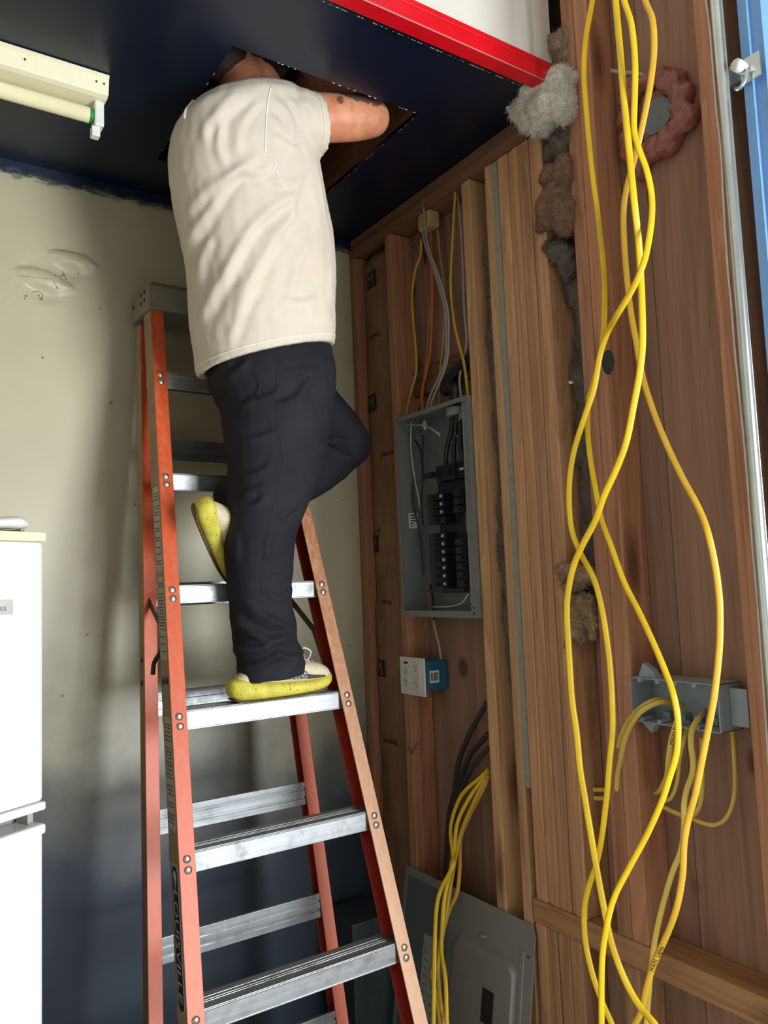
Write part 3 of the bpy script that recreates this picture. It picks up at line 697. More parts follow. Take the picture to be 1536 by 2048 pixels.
lumps('insulation_tuft', 'dark grey dirty tuft of insulation just below the white one', 'insulation', [(A3(1125, 290, .01), (.035, .034, .05)), (A3(1110, 305, .01), .03), (A3(1138, 262, .02), (.03, .02, .05))], dark_f, .8, 30, .005, fuzz=.003)
lumps('insulation_batt', 'brown paper backed piece of insulation sagging out of the wall gap', 'insulation', [(A3(1105, 352, -.0), (.03, .042, .032)), (A3(1128, 345, -.0), (.03, .03, .05)), (A3(1098, 420, -.005), (.035, .038, .055)), (A3(1128, 430, -.005), (.035, .034, .06)), (A3(1115, 400, -.005), (.035, .05, .05)), (A3(1085, 455, -.0), (.02, .018, .02))], brown_f, .7, 30, .005, fuzz=.003)
lumps('insulation_tuft', 'dark torn tuft of insulation below the brown paper piece', 'insulation', [(A3(1118, 505, .02), (.03, .036, .036)), (A3(1138, 525, .03), (.03, .024, .05)), (A3(1100, 495, .015), (.02, .02, .02))], dark_f, .9, 30, .005, fuzz=.004)
lumps('insulation_batt', 'tan folded wad of insulation halfway down the wall gap', 'insulation', [(A3(1142, 1138, -.005), (.03, .05, .017)), (A3(1165, 1150, 0), (.03, .04, .022)), (A3(1128, 1152, -.005), (.014, .016, .012)), (A3(1150, 1172, .01), (.03, .034, .014))], tan_f, .5, 40, .004, fuzz=.003)
lumps('insulation_tuft', 'curled tan tuft of insulation hanging under the folded wad', 'insulation', [(A3(1152, 1230, .01), (.03, .025, .05)), (A3(1172, 1215, .01), (.025, .026, .04)), (A3(1160, 1265, .015), (.03, .018, .03)), (A3(1186, 1240, .02), (.02, .018, .05)), (A3(1140, 1290, .01), (.012, .018, .014))], tan_f, .9, 40, .004, fuzz=.004)
def gap_fill(name, label, yc, ry, xc, zs, mat):
    parts = []
    for z0, z1 in zs:
        z = z0
        while z < z1:
            parts.append(((xc + random.uniform(-.006, .006), yc + random.uniform(-.4, .4) * ry, z), (.022, ry * random.uniform(.8, 1.15), random.uniform(.04, .075)))); z += .05
    lumps(name, label, 'insulation', parts, mat, .7, 34, .0065, fuzz=.003)
gap_fill('insulation_strip', 'dirty grey insulation deep in the gap right of the grooved post', -1.032, .036, .062, ((1.42, 2.36),), dark_f)
gap_fill('insulation_strip', 'grey insulation strip in the narrow gap beside the knotty stud', -.722, .026, .05, ((1.25, 2.66),), fluff('pinkish_grey_insulation', srgb(126, 114, 106), srgb(84, 70, 64)))

# ------------------------------------------------------------------ kraft faced batt by the corner
def kraft():
    t = NT('kraft_paper', .6, 0, .3); v = t.coord(rnd=2); n1 = t.noise(v, 4, 5, .6, .8); n2 = t.noise(t.coord((60, 60, 8)), 1.0, 4, .6)
    t.color(t.mix(.3, t.ramp(n1, [(.3, srgb(112, 82, 58)), (.7, srgb(150, 112, 80))]), t.ramp(n2, [(.3, srgb(96, 70, 50)), (.7, srgb(160, 120, 86))])))
    t.bump(n1, .5, .01)
    ny, nz = 24, 140; b = MB(); vs = []
    def X(y, z):
        e = (y + .139) / .092
        cr = sum((.006 * a * (1 - abs(noise.noise(Vector((y * 10 + z * k, z * 5, k)))) * 2.2)) for a, k in ((1, 3.0), (.7, -4.0))) * (1.0 if z < 1.45 else .25)
        return .034 - .014 * (1 - e * e) - cr + .003 * noise.noise(Vector((y * 20, z * 4, 1)))
    ysn = np.linspace(-.047, -.231, ny); zsn = np.linspace(.02, 2.67, nz)
    vs = [(X(y, z), y, z) for z in zsn for y in ysn]; m = len(vs)
    back = [(.086, y, z) for z in zsn for y in ysn]
    fs = [(j * ny + i, j * ny + i + 1, (j + 1) * ny + i + 1, (j + 1) * ny + i) for j in range(nz - 1) for i in range(ny - 1)]
    b.add(vs + back, fs + [tuple(k + m for k in reversed(f)) for f in fs])
    for i in range(ny - 1): b.f += [(i, i + m, i + 1 + m, i + 1), ((nz - 1) * ny + i + 1, (nz - 1) * ny + i + 1 + m, (nz - 1) * ny + i + m, (nz - 1) * ny + i)]; b.m += [0, 0]
    for j in range(nz - 1): b.f += [(j * ny, (j + 1) * ny, (j + 1) * ny + m, j * ny + m), (j * ny + ny - 1, j * ny + ny - 1 + m, (j + 1) * ny + ny - 1 + m, (j + 1) * ny + ny - 1)]; b.m += [0, 0]
    o = tag(b.build('kraft_batt', t.mat, smooth=True), 'brown kraft paper faced insulation with printed marks, beside the corner stud', 'insulation')
    pr = plain('kraft_print', srgb(30, 24, 24), .7); tanp = plain('kraft_unprinted', srgb(140, 106, 76), .7)
    def on(y, z, k): return Vector((X(y, z) - .0012 - k, y, z))
    def quadgrid(yc, zc, hy, hz, lift, mat, name, par):
        n = 8; g = [(yc + hy * (1 - 2 * i / n), zc + hz * (2 * j / n - 1)) for j in range(n + 1) for i in range(n + 1)]
        vs = [on(y, z, lift) for y, z in g] + [on(y, z, lift - .0006) for y, z in g]; q = (n + 1) ** 2
        fs = [(j * (n + 1) + i, j * (n + 1) + i + 1, (j + 1) * (n + 1) + i + 1, (j + 1) * (n + 1) + i) for j in range(n) for i in range(n)]
        return MB().add(vs, fs + [tuple(k + q for k in reversed(f)) for f in fs]).build(name, mat, par)
    for px, py in ((742, 560), (742, 806), (747, 1088), (762, 1336)):
        c = atX(px, py, .02); lg = quadgrid(c.y, c.z, .034, .030, .0006, pr, 'printed_logo', o)
        put_text('M', .062, lambda x, y, k, c=c: on(c.y + .030 - x, c.z - .021 + y, .0012 + max(k, 0)), 'logo_letter', tanp, lg)
    for tx, px, py, s in (('Thermal', 795, 897, .030), ('Thermal', 800, 1482, .026), ('Johns', 762, 1058, .020), ('Recyc', 786, 1200, .028), ('Thermal', 762, 662, .024)):
        c = atX(px, py, .02)
        put_text(tx, s, lambda x, y, k, c=c: on(min(c.y + x, -.05), c.z - y, .0006 + max(k, 0)), 'printed_word', pr, o)
kraft()
foam_brown = plain('brown_foam', srgb(120, 80, 62), .6, 0, .15, 40, .4)
lumps('foam_blob', 'brown lump of spray foam on the stud under the ceiling corner', 'foam', [(A3(836, 478, .07), (.016, .02, .022)), (A3(838, 490, .072), (.014, .016, .03)), (A3(845, 515, .078), (.01, .012, .03))], foam_brown, .3, 60, .004)
# spray foam ring and its conduit stub on the sheathing
def foam_ring():
    t = thing('spray_foam', 'lumpy reddish brown spray foam around a grey stub on the sheathing', 'foam', tuple(atX(1310, 235, .08)))
    m = plain('reddish_foam', srgb(150, 92, 80), .35, 0, .12, 40, .3); parts = []
    for px, py, r in ((1268, 172, .03), (1296, 162, .026), (1325, 155, .026), (1350, 165, .03), (1362, 190, .03), (1362, 218, .026), (1372, 240, .032), (1352, 262, .028), (1335, 285, .034), (1308, 300, .032), (1290, 312, .03), (1262, 300, .03), (1283, 340, .022), (1350, 282, .014), (1258, 200, .028), (1256, 240, .028), (1258, 275, .026), (1385, 225, .018), (1330, 175, .016)):
        parts.append((A3(px, py, .074), (.026, r, r)))
    b = MB()
    for c, r in parts: b.ball(c, r, nu=16, nv=11)
    v, f = remesh(b, .005, 2); N = normals(v, f)
    MB().add([Vector(p) + n * (noise.fractal(Vector(p) * 45, 1, 2, 3) * .006) for p, n in zip(v, N)], f).build('foam_body', m, t, smooth=True)
    c = atX(1312, 232, .07); MB().cyl(c, c + Vector((.018, 0, 0)), .042, n=28).build('pipe_stub', plain('grey_stub', srgb(110, 116, 120), .6), t)
foam_ring()
tag(MB().tube([A3(1222, 142, .04), A3(1250, 145, .05), A3(1280, 148, .055), A3(1302, 158, .07)], .005, n=8).build('wire_stub', gryj, smooth=True), 'short grey wire poking out above the brown spray foam', 'wire')
# drilled notch in the double stud, and two screws left in the wood
for px, py, X, lb in ((1142, 765, .0, 'pale screw head on the grooved post beside the yellow cables'), (1162, 748, .055, 'small pale screw hook in the gap right of the grooved post'), (1166, 1400, .086, 'pale screw head low in the wall gap between the two yellow cables')):
    c = atX(px, py, X); tag(MB().cyl(c + Vector((-.004, 0, 0)), c + Vector((.004, 0, 0)), .004, n=12).build('wood_screw', M['white']), lb, 'screw')
c = atX(1215, 725, 0)
tag(MB().tube([c + Vector((-.0006, -.016 + .016 * math.cos(a) + .014, .028 * math.sin(a))) for a in np.linspace(0, 6.28, 20)], .002, n=6, smooth=False).hexa([c + Vector((-.001, -.002 + .016 * math.cos(a), .028 * math.sin(a))) for a in np.linspace(0, 6.28, 20)[:-1]], [c + Vector((-.0002, -.002 + .016 * math.cos(a), .028 * math.sin(a))) for a in np.linspace(0, 6.28, 20)[:-1]]).build('wood_knot', M['black']), 'big dark knot in the double stud beside the cable crossing', 'knot')

# ------------------------------------------------------------------ outlet with its blue box
def outlet():
    t = thing('outlet_plate', 'white double outlet cover plate in front of the stud', 'outlet', (-.006, -.30, 1.148))
    y0, y1, z0, z1 = -.238, -.372, 1.148, 1.268
    pl = MB().box((-.010, y0, z0), (-.003, y1, z1)).build('cover_plate', M['white'], t, bevel=.003)
    ow = plain('outlet_white', srgb(214, 212, 202), .35)
    for zc in (1.226, 1.188):
        d = MB().tube([(-.0103, -.272 + .0155 * math.cos(a), zc + .0155 * max(-.8, min(.8, math.sin(a)))) for a in np.linspace(0, 6.28, 26)], .0012, n=6, smooth=False).cyl((-.0125, -.272, zc), (-.009, -.272, zc), .0148, n=24).build('receptacle', ow, pl)
        b = MB().box((-.0128, -.266, zc - .001), (-.0124, -.2675, zc + .008)).box((-.0128, -.277, zc), (-.0124, -.2785, zc + .007)).cyl((-.0128, -.272, zc - .008), (-.0124, -.272, zc - .008), .0022, n=10); b.build('socket_slots', M['ink'], pl)
    MB().box((-.0115, -.315, 1.165), (-.009, -.347, 1.252)).build('decora_insert', ow, pl, bevel=.001)
    b = MB()
    for zc in (1.235, 1.185):
        b.box((-.0119, -.322, zc), (-.0114, -.3235, zc + .008)).box((-.0119, -.335, zc), (-.0114, -.3365, zc + .007)).cyl((-.0119, -.329, zc - .008), (-.0114, -.329, zc - .008), .0022, n=10)
    b.build('socket_slots', M['ink'], pl)
    MB().box((-.0106, -.262, 1.246), (-.0098, -.284, 1.253)).build('printed_mark', M['ink'], pl)
    for yy, zz in ((-.272, 1.258), (-.272, 1.158), (-.331, 1.258), (-.331, 1.158)): MB().cyl((-.0106, yy, zz), (-.0098, yy, zz), .002).build('plate_screw', ow, pl)
outlet()
t = thing('wall_box', 'blue plastic electrical box behind the white outlet plate, with barcode label', 'electrical box', (.03, -.33, 1.165))
bb = plain('blue_plastic', srgb(34, 96, 128), .45)
rr = [(x, z) for x, z in [(-.0005, 1.165), (.070, 1.165), (.079, 1.174), (.079, 1.250), (.070, 1.259), (-.0005, 1.259)]]
MB().hexa([(x, -.2735, z) for x, z in rr], [(x, -.376, z) for x, z in rr]).build('box_body', bb, t, bevel=.003)
lb = MB().box((.008, -.3762, 1.190), (.044, -.3768, 1.228)).build('barcode_label', M['white'], t)
b = MB(); x = .012
while x < .040:
    wdd = random.choice((.0008, .0014, .0022)); b.box((x, -.3769, 1.196), (x + wdd, -.3772, 1.222)); x += wdd + random.choice((.0008, .0015))
b.build('barcode_bars', M['ink'], lb)
tag(MB().tube([A3(866, 1238, .04), A3(872, 1265, .04), A3(878, 1290, .04), A3(882, 1318, .045)], .004, n=8).build('wire_lead', gryj, smooth=True), 'grey cable from the panel bottom to the blue box', 'cable')
tag(MB().tube([A3(862, 1390, .0), A3(863, 1420, -.003), A3(865, 1500, -.003), A3(860, 1560, -.003), A3(862, 1620, -.003), A3(857, 1690, -.003), A3(858, 1750, -.003), A3(856, 1800, -.003)], .0013, n=6).build('ground_wire', M['copper'], smooth=True), 'bare copper wire stapled below the outlet', 'wire')
c = [A3(816, 1492, -.001), A3(823, 1508, -.001), A3(835, 1484, -.001)]
tag(MB().tube(c, .0012, n=6, smooth=False).build('pencil_mark', M['ink']), 'dark check mark drawn on the wood below the outlet', 'mark')

# ------------------------------------------------------------------ four gang junction box
def junction():
    y0, y1, z0, z1 = -1.1665, -1.392, 1.172, 1.272
    t = thing('junction_box', 'grey four gang junction box holding yellow cable ends', 'electrical box', (.035, -1.28, z0))
    g = plain('grey_blue_plastic', srgb(150, 160, 164), .4, 0, .05)
    b = MB().box((.072, y0, z0), (.075, y1, z1)).box((-.008, y0, z0), (.075, y0 - .003, z1)).box((-.008, y1, z0), (.075, y1 + .003, z1)).box((-.008, y0, z0), (.075, y1, z0 + .003)).box((-.008, y0, z1 - .003), (.075, y1, z1))
    bx = b.build('box_shell', g, t, bevel=.001)
    for k in range(4):
        yy = y0 - .028 - k * .047
        for zz in (z0 + .006, z1 - .006): MB().cyl((-.008, yy, zz), (.03, yy, zz), .005, n=12).build('screw_boss', g, bx)
    for yy in (-1.21, -1.25, -1.29, -1.33): MB().box((.045, yy, z0 + .003), (.072, yy - .02, z0 + .02)).build('cable_clamp', g, bx, bevel=.002)
    MB().hexa([(.0, -1.185, z1), (.0, -1.235, z1), (.0, -1.222, z1 + .020), (.0, -1.20, z1 + .032)], [(.02, -1.185, z1), (.02, -1.235, z1), (.02, -1.222, z1 + .020), (.02, -1.20, z1 + .032)]).build('nail_tab', g, bx, bevel=.001)
    MB().hexa([(.0, -1.185, z0), (.0, -1.225, z0), (.0, -1.212, z0 - .022)], [(.02, -1.185, z0), (.02, -1.225, z0), (.02, -1.212, z0 - .022)]).build('nail_tab', g, bx, bevel=.001)
    MB().box((.03, y1 - .0005, z0 + .012), (.034, y1 - .04, z1 - .01)).build('side_flange', g, bx, bevel=.002)
junction()

# ------------------------------------------------------------------ hanging yellow cables
def yellow(name, c, rough=.32):
    t = NT(name, rough, 0, .5); n1 = t.noise(t.coord(rnd=5), 14, 3, .5); t.color(t.ramp(n1, [(.3, sc(c, .9)), (.7, sc(c, 1.08))])); return t.mat
Y1 = yellow('bright_yellow_jacket', srgb(226, 186, 24)); Y2 = yellow('amber_yellow_jacket', srgb(208, 162, 46)); Y3 = yellow('pale_yellow_jacket', srgb(222, 192, 88))
class Cable:
    def __init__(self, name, label, pts, mat, r=.0062, flat=.42, group='yellow cables hanging in front of the studs', up=None, down=None, n=12, cat='cable'):
        P = [tuple(atX(px, py, X)) for px, py, X in pts]
        def extend(p, q, zt):                              # carry on in the same direction, easing to plumb
            p, q = Vector(p), Vector(q); d = (p - q); st = .10; d = d.normalized() * st; out = []
            while abs(p.z - zt) > .06:
                d = Vector((d.x * .8, d.y * .8, math.copysign(st, zt - p.z))).normalized() * st; p = p + d; out.append(tuple(p))
            return out
        if up is not None: P = extend(P[0], P[1], up)[::-1] + P
        if down is not None: P = P + extend(P[-1], P[-2], down)
        self.r, self.flat = r, flat
        self.P, _ = path(P, r, 7); self.view = Vector((-.62, -.70, .0)).normalized()
        self.o = tag(MB().tube(self.P, r, n=n, ref=self.view, flat=flat, smooth=False).build(name, mat, smooth=True), label, cat, group)
    def write(self, text, size, px, py, mat, flip=1):
        """marker lettering that follows the cable from the point nearest the given sight line"""
        d = Vector(ray(px, py)).normalized(); cam = Vector(CAM)
        i0 = min(range(len(self.P) - 1), key=lambda i: (self.P[i] - cam).cross(d).length)
        S = [0.0]
        for a, b in zip(self.P[:-1], self.P[1:]): S.append(S[-1] + (b - a).length)
        def fn(x, y, k):
            s = S[i0] - flip * x
            i = max(j for j in range(len(S)) if S[j] <= max(s, 0)); i = min(i, len(S) - 2)
            t = (self.P[i + 1] - self.P[i]).normalized(); p = self.P[i] + t * (s - S[i]); sd = self.view.cross(t).normalized(); nn = t.cross(sd)
            if nn.dot(self.view) < 0: nn = -nn
            h = self.r * self.flat * math.sqrt(max(0, 1 - min(1, ((y - size * .36) / self.r)) ** 2))
            return p - sd * (flip * (y - size * .36)) + nn * (h + .0003 + max(k, 0))
        put_text(text, size, fn, 'marker_writing', mat, self.o)
XA, XC, XD, XE = -.085, -.115, -.10, -.135
Cable('hanging_cable', 'amber cable leftmost at the top, swinging right to the junction box lower down', [(1185, 0, XA), (1172, 75, XA), (1168, 150, XA), (1175, 250, XA), (1185, 350, XA), (1198, 450, XA), (1207, 537, XA), (1209, 612, XA), (1204, 690, XA), (1189, 760, XA), (1178, 800, XA), (1175, 852, XA), (1180, 912, XA), (1190, 972, XA), (1203, 1039, XA), (1223, 1094, XA - .01), (1248, 1164, XA - .02), (1278, 1224, XA - .03), (1308, 1289, XA - .04), (1333, 1349, XA - .05), (1348, 1394, XA - .06), (1356, 1445, XA - .06), (1353, 1505, XA - .06), (1338, 1558, XA - .06), (1322, 1606, XA - .06), (1293, 1671, XA - .06), (1258, 1736, XA - .07), (1228, 1796, XA - .08), (1212, 1860, XA - .09), (1204, 1926, XA - .09), (1203, 2048, XA - .09)], Y1, .0064, up=3.4, down=.08)
cm = Cable('hanging_cable', 'outer right cable bowing wide past the junction box, marked in black ink', [(1290, 0, XC), (1305, 40, XC), (1308, 100, XC), (1301, 165, XC), (1290, 225, XC), (1277, 285, XC), (1266, 328, XC + .01), (1253, 378, XC + .02), (1247, 430, XC + .03), (1250, 512, XC + .03), (1260, 612, XC + .03), (1273, 687, XC + .03), (1285, 752, XC + .03), (1303, 812, XC + .03), (1328, 877, XC + .03), (1363, 952, XC + .03), (1395, 1012, XC + .02), (1414, 1060, XC), (1429, 1124, XC), (1438, 1189, XC), (1440, 1239, XC), (1438, 1304, XC), (1428, 1394, XC), (1413, 1474, XC), (1401, 1536, XC), (1390, 1590, XC), (1376, 1640, XC), (1368, 1690, XC), (1365, 1751, XC), (1353, 1816, XC), (1333, 1871, XC), (1308, 1926, XC), (1293, 1976, XC), (1281, 2026, XC), (1262, 2065, XC)], Y2, .0068, up=3.4, down=.06)
cm.write('MAIN  Lights', .0125, 1304, 1937, M['ink'])
Cable('hanging_cable', 'cable third from the left at the top, twisting down left to the wide lower loop', [(1248, 0, XD - .045), (1263, 50, XD - .045), (1270, 125, XD - .045), (1269, 200, XD - .045), (1268, 260, XD - .045), (1277, 296, XD - .045), (1293, 340, XD - .03), (1303, 390, XD - .02), (1303, 440, XD - .03), (1294, 500, XD - .045), (1284, 535, XD - .06), (1266, 576, XD - .06), (1233, 632, XD - .05), (1214, 667, XD - .03), (1200, 710, XD - .02), (1188, 777, XD - .02), (1168, 837, XD - .02), (1148, 902, XD - .01), (1139, 962, XD), (1139, 1024, XD), (1146, 1069, XD), (1163, 1110, XD), (1188, 1159, XD), (1203, 1214, XD), (1213, 1274, XD), (1220, 1334, XD), (1224, 1399, XD), (1225, 1459, XD), (1219, 1524, XD), (1213, 1596, XD), (1203, 1676, XD), (1192, 1730, XD), (1178, 1771, XD), (1169, 1816, XD), (1170, 1876, XD), (1183, 1941, XD), (1203, 2001, XD), (1228, 2060, XD)], Y1, .0066, up=3.4, down=.05)
Cable('hanging_cable', 'thickest bright cable, second from left at the top, crossing to the lower left', [(1231, 0, XE), (1240, 100, XE - .01), (1248, 200, XE - .02), (1258, 300, XE - .035), (1268, 400, XE - .03), (1277, 480, XE), (1281, 542, XE + .01), (1284, 612, XE), (1285, 687, XE), (1279, 747, XE), (1268, 807, XE), (1253, 882, XE), (1233, 937, XE), (1208, 992, XE), (1190, 1042, XE), (1164, 1092, XE), (1145, 1139, XE), (1135, 1194, XE), (1134, 1239, XE), (1139, 1324, XE), (1144, 1399, XE), (1153, 1464, XE), (1160, 1536, XE), (1168, 1586, XE), (1183, 1676, XE), (1193, 1736, XE), (1208, 1816, XE), (1223, 1886, XE), (1248, 1956, XE), (1278, 2011, XE), (1320, 2065, XE)], Y1, .0072, up=3.4, down=.05)
GB = 'cable ends coming out of the grey junction box'
Cable('box_cable', 'cut cable end curving left out of the junction box, the shorter of two', [(1345, 1402, .05), (1326, 1398, .02), (1303, 1402, -.015), (1277, 1418, -.03), (1256, 1442, -.03), (1243, 1470, -.03), (1236, 1496, -.03)], Y3, .005, .5, GB)
Cable('box_cable', 'cut cable end curving left out of the junction box, the longer of two', [(1352, 1410, .05), (1326, 1404, .0), (1300, 1412, -.03), (1276, 1430, -.045), (1253, 1470, -.045), (1241, 1520, -.045), (1235, 1551, -.045), (1233, 1582, -.045)], Y3, .0058, .5, GB)
c9 = Cable('box_cable', 'cable with black marker writing hanging from the middle of the junction box', [(1366, 1410, .05), (1358, 1430, .0), (1350, 1455, -.02), (1342, 1485, -.03), (1337, 1520, -.03), (1334, 1551, -.02), (1322, 1578, .0), (1312, 1588, .03)], Y3, .0062, .5, GB)
c9.write('MAIN 96', .0115, 1341, 1492, M['ink'])
Cable('box_cable', 'thin pale cable hanging behind the written one under the junction box', [(1376, 1450, .05), (1368, 1480, .03), (1360, 1515, .03), (1354, 1565, .03), (1341, 1597, .03), (1322, 1602, .035)], Y3, .0045, .5, GB)
Cable('box_cable', 'cable leaving the right end of the junction box and running down to the floor', [(1412, 1422, .05), (1396, 1438, -.01), (1384, 1461, -.04), (1382, 1490, -.05), (1386, 1520, -.05), (1384, 1549, -.05), (1374, 1578, -.05), (1368, 1610, -.06), (1368, 1655, -.06), (1362, 1700, -.06), (1343, 1750, -.06), (1323, 1820, -.06), (1310, 1880, -.06), (1303, 1930, -.06), (1298, 1980, -.06), (1292, 2060, -.06)], Y3, .0062, .5, GB, down=.05)
Cable('box_cable', 'faint pale loop right behind the marked cable, below the junction box', [(1404, 1475, .05), (1405, 1530, .04), (1404, 1582, .03), (1398, 1615, .03), (1385, 1631, .03), (1363, 1630, .035), (1326, 1614, .045)], Y3, .0055, .5, GB)
Cable('box_cable', 'pale cable in a big loop far right of the junction box', [(1464, 1455, .06), (1468, 1509, .05), (1470, 1572, .045), (1465, 1609, .04), (1451, 1638, .03), (1430, 1650, .03), (1405, 1646, .03), (1382, 1637, .035), (1334, 1620, .05)], Y3, .0046, .5, GB)
for k, (y, lb) in enumerate(((1580, 'short cable run between the post and double stud, upper of two'), (1597, 'short cable run between the post and double stud, lower of two'))):
    Cable('through_cable', lb, [(1165, y - 6, .055), (1185, y - 1, .05), (1210, y, .05), (1225, y + 2, .05)], Y3, .0055, .6, 'cables through the studs')
# bundle through the knotty stud
GK = 'cable bundle hanging beside the breaker panel cover'
def zc(pts, X0, X1): return [(768 + a / 2, 1536 + b / 2, X0 + (X1 - X0) * i / (len(pts) - 1)) for i, (a, b) in enumerate(pts)]
bp = ([(418, 5), (385, 40), (310, 110), (268, 230), (275, 340), (276, 390), (230, 480), (210, 560), (203, 700), (200, 850), (198, 1040)], [(420, 12), (392, 50), (345, 115), (295, 215), (280, 330), (264, 420), (242, 520), (232, 640), (230, 740), (246, 850), (252, 1040)], [(420, 20), (398, 60), (358, 140), (312, 250), (288, 350), (270, 450), (252, 560), (230, 680), (215, 800), (222, 900), (238, 1040)], [(420, 30), (402, 75), (350, 175), (308, 280), (303, 400), (292, 500), (262, 565), (240, 640), (217, 760), (192, 820), (206, 900), (226, 1040)])
for (pts, lb, m), x1 in zip(zip(bp, ('front yellow cable of the bundle, leftmost at the frame bottom', 'yellow cable of the bundle that swings furthest right at the bottom', 'yellow cable in the middle of the bundle beside the panel cover', 'loosest rear yellow cable of the bundle, bulging right halfway down'), (Y1, Y1, Y2, Y2)), (-.20, -.18, -.16, -.14)):
    cb = Cable('bundle_cable', lb, zc(pts, .015 - x1 * .15 + .0, x1), m, .0058, .6, GK, down=.05)
    if lb.startswith('yellow cable in the middle'): cb.write('Main', .012, 878, 2046, M['ink'])
for pts, lb in (([(974, 1405), (954, 1440), (935, 1477), (917, 1525), (909, 1583), (898, 1636), (893, 1715), (890, 1800)], 'black cable rising highest behind the yellow bundle'), ([(976, 1468), (955, 1492), (940, 1510), (922, 1557), (910, 1605), (899, 1660), (896, 1720), (894, 1800)], 'middle of three black cables behind the yellow bundle'), ([(978, 1496), (958, 1518), (943, 1537), (926, 1572), (914, 1612), (904, 1660), (900, 1730), (897, 1800)], 'lowest of three black cables behind the yellow bundle')):
    X = .055 if 'highest' in lb else (.04 if 'middle' in lb else .025)
    Cable('black_cable', lb, [(a, b, X - .0 * i) for i, (a, b) in enumerate(pts)], plain('black_jacket', srgb(52, 52, 50), .5), .008, .8, 'black cables behind the yellow bundle', down=.05)
Cable('white_wire', 'thin white wire stapled down the stud beside the door track', [(1412, 0, -.004), (1420, 60, -.004), (1428, 160, -.004), (1434, 230, -.004), (1442, 300, -.004), (1447, 400, -.004), (1456, 540, -.004), (1462, 600, -.004), (1470, 700, -.004), (1480, 800, -.004), (1494, 945, -.004), (1504, 1080, -.004), (1513, 1180, -.004), (1522, 1300, -.004), (1536, 1500, -.004), (1550, 1700, -.004)], plain('white_thin_jacket', srgb(226, 222, 214), .45), .0022, .9, None, up=3.4, cat='wire')

# ------------------------------------------------------------------ panel cover leaning at the wall foot
def cover():
    tl = atX(800, 1755, -.03); tr = atX(1050, 1850, -.03)
    t = thing('panel_cover', 'grey breaker panel cover leaning on the wall below the outlet', 'panel cover', (-.12, -.5, .01))
    g = plain('grey_cover_enamel', srgb(136, 136, 130), .4, .15, .05)
    yL, yR = -.225, -.812; zt = .598; lean = .16                       # top leans on the studs
    top = .60; L = .60
    def P(u, v, w=0.0):                                    # u right along the wall, v up the sheet, w out into the room
        z = .012 + v * math.cos(lean); x = -.006 - (zt - .012 - v * math.cos(lean)) * math.tan(lean) - w
        return Vector((x, yL + (yR - yL) * u, z))
    def slab(u0, u1, v0, v1, w0, w1, mat, name, par, bev=.001):
        A = [P(u0, v0, w0), P(u1, v0, w0), P(u1, v1, w0), P(u0, v1, w0)]; B = [P(u0, v0, w1), P(u1, v0, w1), P(u1, v1, w1), P(u0, v1, w1)]
        return MB().hexa(A, B).build(name, mat, par, bevel=bev)
    A = [(0, 0), (1, 0), (1, L * .96), (.975, L), (0, L)]
    pl = MB().hexa([P(u, v, .0) for u, v in A], [P(u, v, .003) for u, v in A]).build('cover_sheet', g, t, bevel=.001)
    # raised pan with rounded corners
    def ring(u0, u1, v0, v1, r, w):
        pts = []
        for cu, cv, a0 in ((u1, v1, 0), (u0, v1, 90), (u0, v0, 180), (u1, v0, 270)):
            for a in range(0, 91, 15):
                aa = math.radians(a0 + a); su = -1 if a0 in (0, 270) else 1; sv = -1 if a0 in (0, 90) else 1
                pts.append(P(cu + su * r / .587 + math.cos(aa) * r / .587, cv + sv * r + math.sin(aa) * r, w))
        return pts
    MB().loft([ring(.46, .90, .02, .485, .03, .0031), ring(.472, .888, .03, .473, .026, .014)]).build('raised_pan', g, pl)
    for u0, u1, v0, v1 in ((.70, .78, .31, .395), (.58, .685, .06, .265), (.70, .82, .06, .245)): slab(u0, u1, v0, v1, .0138, .0146, M['black'], 'breaker_opening', pl, 0)
    slab(.92, .945, .02, .53, .003, .008, g, 'side_rib', pl, .002)
    MB().ball(P(.665, .515, .003), (.012, .014, .006)).build('latch_bump', g, pl, smooth=True)
    for u, v in ((.965, .52), (.965, .1)): MB().ball(P(u, v, .003), (.003, .004, .004)).build('cover_screw', M['dark_metal'], pl)
    # hinged door at the left with the paper circuit schedule
    d = slab(.04, .40, .03, .575, .004, .007, plain('darker_grey_enamel', srgb(96, 104, 102), .45, .15, .05), 'hinged_door', pl)
    sd = slab(.22, .39, .04, .44, .0075, .0082, plain('schedule_paper', srgb(150, 152, 142), .7), 'circuit_schedule', d, 0)
    b = MB()
    for k in range(16):
        v = .06 + k * .022
        for u0, u1 in ((.235, .29), (.30, .375)):
            if random.random() < .85: b.hexa([P(u0, v, .008), P(u1 - random.uniform(0, .03), v, .008), P(u1 - .03, v + .003, .008), P(u0, v + .003, .008)], [P(u0, v, .0086), P(u1 - .03, v, .0086), P(u1 - .03, v + .003, .0086), P(u0, v + .003, .0086)])
    b.build('schedule_print', plain('grey_ink', srgb(92, 94, 92), .7), sd)
cover()
b = MB().box((-.20, -.03, 0), (-.045, -.20, .46)); tag(b.build('metal_duct', plain('dark_grey_sheet_metal', srgb(74, 80, 82), .4, .5, .1), bevel=.003), 'dark grey sheet metal box in the corner behind the ladder', 'box')

